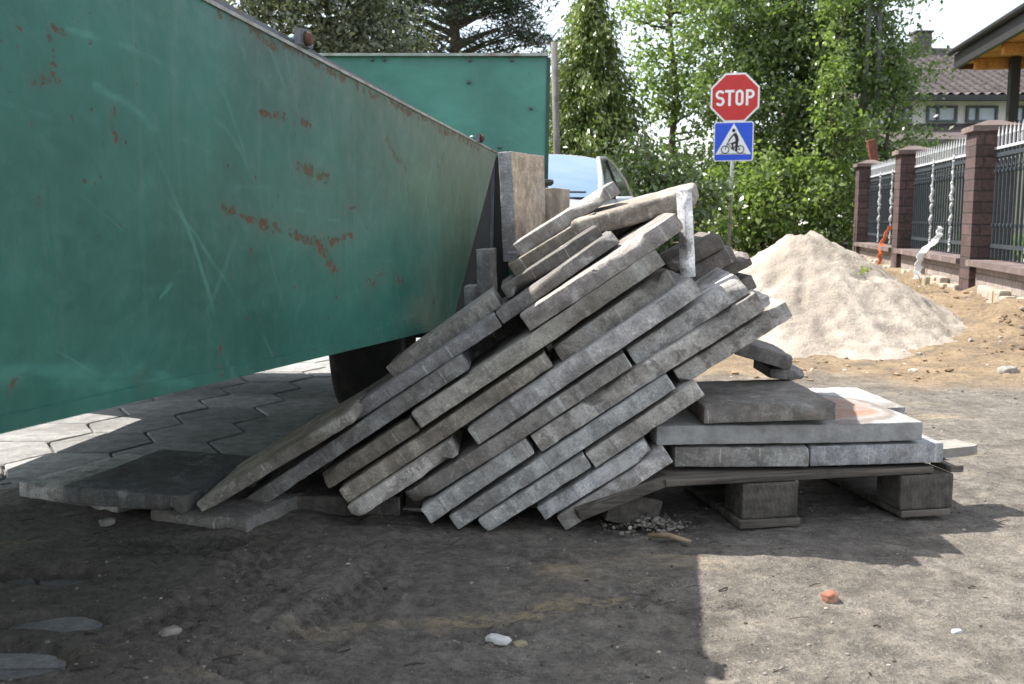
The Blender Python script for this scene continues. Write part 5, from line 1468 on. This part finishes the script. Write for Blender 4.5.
broadleaf((X(335, Yt), Yt, 0), 1.6, [(0, 0, 4.0, 1.15, 0.9, 1.0), (-0.9, 0, 4.7, 0.9, 0.8, 0.8), (0.8, 0.1, 3.6, 0.8, 0.7, 0.75), (0.2, 0, 5.0, 1.0, 0.8, 0.7), (-0.6, 0, 3.2, 1.2, 0.8, 0.8)],
          350, 62, 0.09, LEAF_GREY, "grey-green tree showing above the near trailer's top edge", 33, spread=0.22, trunk_r=0.10, shell=0.3)

# leaves hanging before the STOP sign's right edge
# ------------------------------------------------------------------ small debris
def rock(name, loc, size, m, label, cat, seed, squash=(1, 1, 0.6), rz=0.0):
    bm = bmesh.new(); bmesh.ops.create_icosphere(bm, subdivisions=3, radius=1)
    for v_ in bm.verts:
        p = v_.co.copy()
        q = Vector([math.copysign(abs(x) ** 0.7, x) for x in p])
        k = 1 + 0.28 * noise.noise(p * 1.6 + Vector((seed, 0, 0))) + 0.10 * noise.noise(p * 5 + Vector((0, seed, 0)))
        v_.co = Vector((q.x * size * squash[0], q.y * size * squash[1], q.z * size * squash[2])) * k
    me = bpy.data.meshes.new(name); bm.to_mesh(me); bm.free(); me.materials.append(m)
    for pl_ in me.polygons: pl_.use_smooth = True
    o = bpy.data.objects.new(name, me); link(o)
    o.location = Vector(loc) + Vector((0, 0, gh(loc[0], loc[1]) + size * squash[2] * 0.55)); o.rotation_euler = (0, 0, rz)
    return tag(o, label, cat)
rock("brick_fragment", G(830, 597), 0.019, BRICKCHIP, "orange broken brick fragment on the sunlit ground below the pallet", "brick fragment", 3, (1, 0.8, 0.7), 0.4)
rock("stone", G(498, 639), 0.021, PALESTONE, "flat white stone in the shaded foreground soil", "stone", 5, (1.2, 0.6, 0.4), -0.4)
rock("stone", G(520, 641), 0.012, simple("yellow_clay", (0.26, 0.22, 0.14), 0.9, 40, 0.2, 0.4), "small yellowish clay lump beside the white stone", "stone", 6, (1.3, 0.8, 0.5), 0.2)
rock("stone", G(171, 647), 0.015, STONE, "oval grey pebble at the lower left of the foreground", "stone", 8, (1.3, 0.7, 0.6), 0.5)
rock("stone", G(957, 628), 0.010, PALESTONE, "small pale chip near the lower right corner", "stone", 9, (1.2, 0.6, 0.5), 0.2)
rock("stone", G(108, 533), 0.017, STONE, "grey pebble under the edge of the dark flat slab", "stone", 10, (1.2, 0.8, 0.7), 0.8)
rock("clod", G(1008, 374), 0.045, STONE, "large grey clod at the right edge below the fence bank", "clod", 12, (1.2, 0.9, 0.6))
rock("clod", G(925, 350), 0.045, GRD, "small clod between the sand heap toe and the ochre soil", "clod", 13, (1.4, 0.9, 0.6))
rock("stone", P(548, 183, 3.74) - Vector((0, 0, gh(*P(548, 183, 3.74).xy))), 0.018, simple("dark_stone", (0.05, 0.05, 0.05), 0.9, 40, 0.3, 0.4), "dark lump lying on top of the smaller pale standing slab", "stone", 14, (1.2, 0.9, 0.7)).location = P(548, 182.5, 3.76)
st = MB().tube([Vector((-0.05, 0.02, 0.012)), Vector((0.0, 0.0, 0.018)), Vector((0.055, -0.03, 0.010))], [0.006, 0.008, 0.005], 7).build("stick", simple("split_stick", (0.25, 0.19, 0.12), 0.85, 40, 0.3, 0.4), None, True)
p = G(668, 540); st.location = (p.x, p.y, gh(p.x, p.y)); tag(st, "short split stick lying by the rubble below the lowest slab", "stick")
def stuff_rocks(name, pts, m, label, cat, shapes=5):
    v = []; f = []
    bases = []
    for k in range(shapes):
        bm = bmesh.new(); bmesh.ops.create_icosphere(bm, subdivisions=1, radius=1)
        for q in bm.verts: q.co *= 1 + 0.45 * noise.noise(q.co * 1.7 + Vector((k * 3.1, 0, 0)))
        bases.append(([q.co.copy() for q in bm.verts], [[x.index for x in fc.verts] for fc in bm.faces])); bm.free()
    for (x, y, z, s_) in pts:
        bv, bf = bases[random.randrange(shapes)]
        a = random.uniform(0, 6.28); ca, sa = math.cos(a), math.sin(a); kx, ky, kz = random.uniform(0.7, 1.4), random.uniform(0.6, 1.1), random.uniform(0.4, 0.8)
        b_ = len(v)
        for q in bv:
            X_, Y_ = q.x * kx * s_, q.y * ky * s_
            v.append((x + X_ * ca - Y_ * sa, y + X_ * sa + Y_ * ca, z + q.z * kz * s_))
        f += [[i + b_ for i in fc] for fc in bf]
    o = mesh_obj(name, v, f, m)
    return tag(o, label, cat, kind="stuff")
pts = []
random.seed(5)
for _ in range(4200):
    y = 1.45 + 5.2 * random.random() ** 1.7; x = random.uniform(-0.62, 0.62) * y * 1.02
    if noise.noise(Vector((x * 1.6, y * 1.6, 9))) < random.uniform(-0.45, 0.35): continue
    s_ = random.choice((0.0015, 0.002, 0.002, 0.003, 0.0045)) * (1 + 0.10 * y)
    if random.random() < 0.012: s_ *= 2.2
    pts.append((x, y, gh(x, y) + s_ * 0.2, s_))
GRAVM = mat("gravel_bits"); t = NT(GRAVM)
isl = t.n('ShaderNodeNewGeometry').outputs['Random Per Island']
c = t.mix(t.ramp(isl, 0.0, 0.7), (0.05, 0.042, 0.036), (0.22, 0.20, 0.175)); c = t.mix(t.ramp(isl, 0.9, 0.98), c, (0.42, 0.36, 0.30))
t.out(c, 0.9, None, spec=0.2)
stuff_rocks("gravel", pts, GRAVM, "scattered fine gravel and crumbs on the bare soil", "gravel")
pts = []
for _ in range(420):
    c_ = G(648, 528)
    x = c_.x + random.gauss(0, 0.05); y = c_.y + random.gauss(0.03, 0.04)
    d = math.hypot(x - c_.x, y - c_.y); s_ = random.choice((0.004, 0.006, 0.009))
    pts.append((x, y, max(0, 0.035 - d * 0.4) * random.uniform(0.4, 1) + s_ * 0.3, s_))
stuff_rocks("rubble", pts, GRAVM, "little pile of crushed rubble below the lowest slab by the pallet", "rubble")
pts = []
for _ in range(230):
    a = random.uniform(0, 2 * PI); r_ = 1.30 + abs(random.gauss(0.05, 0.16)); x = 2.17 + r_ * math.cos(a); y = 7.40 + r_ * math.sin(a)
    s_ = random.choice((0.006, 0.008, 0.012, 0.018)) * random.uniform(0.6, 1.3)
    pts.append((x, y, gh(x, y) + s_ * 0.3, s_))
stuff_rocks("sand_lumps", pts, SAND, "lumps of sand rolled to the foot of the heap", "sand")
pts = []
for _ in range(700):
    y = random.uniform(5.1, 9.5); x = random.uniform(0.8, 1.0) * 0
    x = fence_x(y) - abs(random.gauss(0.2, 0.9)) if random.random() < 0.75 else random.uniform(1.2, 4.0)
    if math.hypot(x - 2.14, y - 7.35) < 1.25: continue
    s_ = random.choice((0.006, 0.01, 0.014, 0.022)) * random.uniform(0.6, 1.3)
    pts.append((x, y, gh(x, y) + s_ * 0.2, s_))
CLODM = mat("soil_clods"); t = NT(CLODM); isl = t.n('ShaderNodeNewGeometry').outputs['Random Per Island']
c = t.mix(isl, (0.10, 0.068, 0.042), (0.36, 0.26, 0.16)); c = t.mix(t.ramp(isl, 0.88, 0.95), c, (0.5, 0.46, 0.40)); t.out(c, 0.95, None, spec=0.15)
stuff_rocks("soil_clods", pts, CLODM, "loose clods of dug ochre soil along the fence bank", "soil")
# twigs and leaf scraps on the soil
tw_ = MB(); random.seed(9)
for _ in range(110):
    y = 1.5 + 3.0 * random.random() ** 1.4; x = random.uniform(-0.58, 0.62) * y
    a = random.gauss(0.0, 0.5); L = random.uniform(0.012, 0.06); r_ = random.uniform(0.0008, 0.0022)
    z = gh(x, y) + r_
    tw_.tube([(x, y, z), (x + math.cos(a) * L * 0.5, y + math.sin(a) * L * 0.5 + 0.004, z + 0.003), (x + math.cos(a + 0.3) * L, y + math.sin(a + 0.3) * L, z)], [r_, r_ * 0.9, r_ * 0.5], 4, False)
tag(tw_.build("twigs", simple("dark_twig", (0.05, 0.04, 0.032), 0.9, 30, 0.3, 0), None), "fine dark twigs strewn over the soil", "twigs", kind="stuff")
# dry grass on the bank and green blades behind the fence
def blades(name, pts, h, m, label, cat, kind="stuff"):
    c = np.array(pts); n = len(c)
    d = rng.normal(size=(n, 3)) * 0.35; d[:, 2] = 1
    d /= np.linalg.norm(d, axis=1)[:, None]
    s = h * rng.uniform(0.5, 1.3, size=(n, 1))
    sd_ = np.cross(d, rng.normal(size=(n, 3))); sd_ /= np.linalg.norm(sd_, axis=1)[:, None]
    tip = c + d * s + rng.normal(size=(n, 3)) * s * 0.2
    mid = c + d * s * 0.55
    v = np.stack([c, mid + sd_ * s * 0.04, tip, mid - sd_ * s * 0.04], 1).reshape(-1, 3)
    return tag(cards_obj(name, v, m), label, cat, kind=kind)
rng = np.random.default_rng(77)
pts = []
random.seed(3)
for _ in range(420):
    y = random.uniform(8.6, 12.5); fx = abs(random.gauss(0.15, 0.28)); x = fence_x(y) - 0.22 - fx
    if noise.noise(Vector((x * 2.5, y * 1.5, 3))) < 0.08: continue
    pts.append((x, y, gh(x, y)))
blades("dry_grass", pts, 0.085, DRYM, "dry yellow grass tufts at the foot of the fence plinth", "grass")
pts = [(fence_x(y) + random.uniform(0.3, 2.0), y, 0.40 + random.uniform(0, 0.05)) for y in [random.uniform(5.5, 13) for _ in range(2600)]]
blades("lawn_grass", pts, 0.20, GRASSM, "green grass seen between the bars behind the fence", "grass")
# lawn level behind the fence
lv = [(fence_x(y) + dx, y, 0.40) for y in (4.5, 40) for dx in (0.16, 40)]
tag(mesh_obj("lawn", [(lv[0]), (lv[1]), (lv[3]), (lv[2])], [(0, 1, 2, 3)], simple("lawn_soil", (0.08, 0.11, 0.035), 0.95, 6, 0.3, 0.3)), kind="structure")
# a plant rooted in the sand
wx, wy = 2.14 + 0.30, 7.35 - 0.42
cl = np.array([(wx, wy, 0.49)]) + rng.normal(size=(22, 3)) * np.array((0.022, 0.02, 0.015))
tag(cards_obj("weed", leaf_cards(cl, 0.026), leaf_mat("weed_leaf", (0.12, 0.16, 0.02), (0.30, 0.32, 0.05))), "tiny yellow-green weed sprouting in the face of the sand heap", "weed")
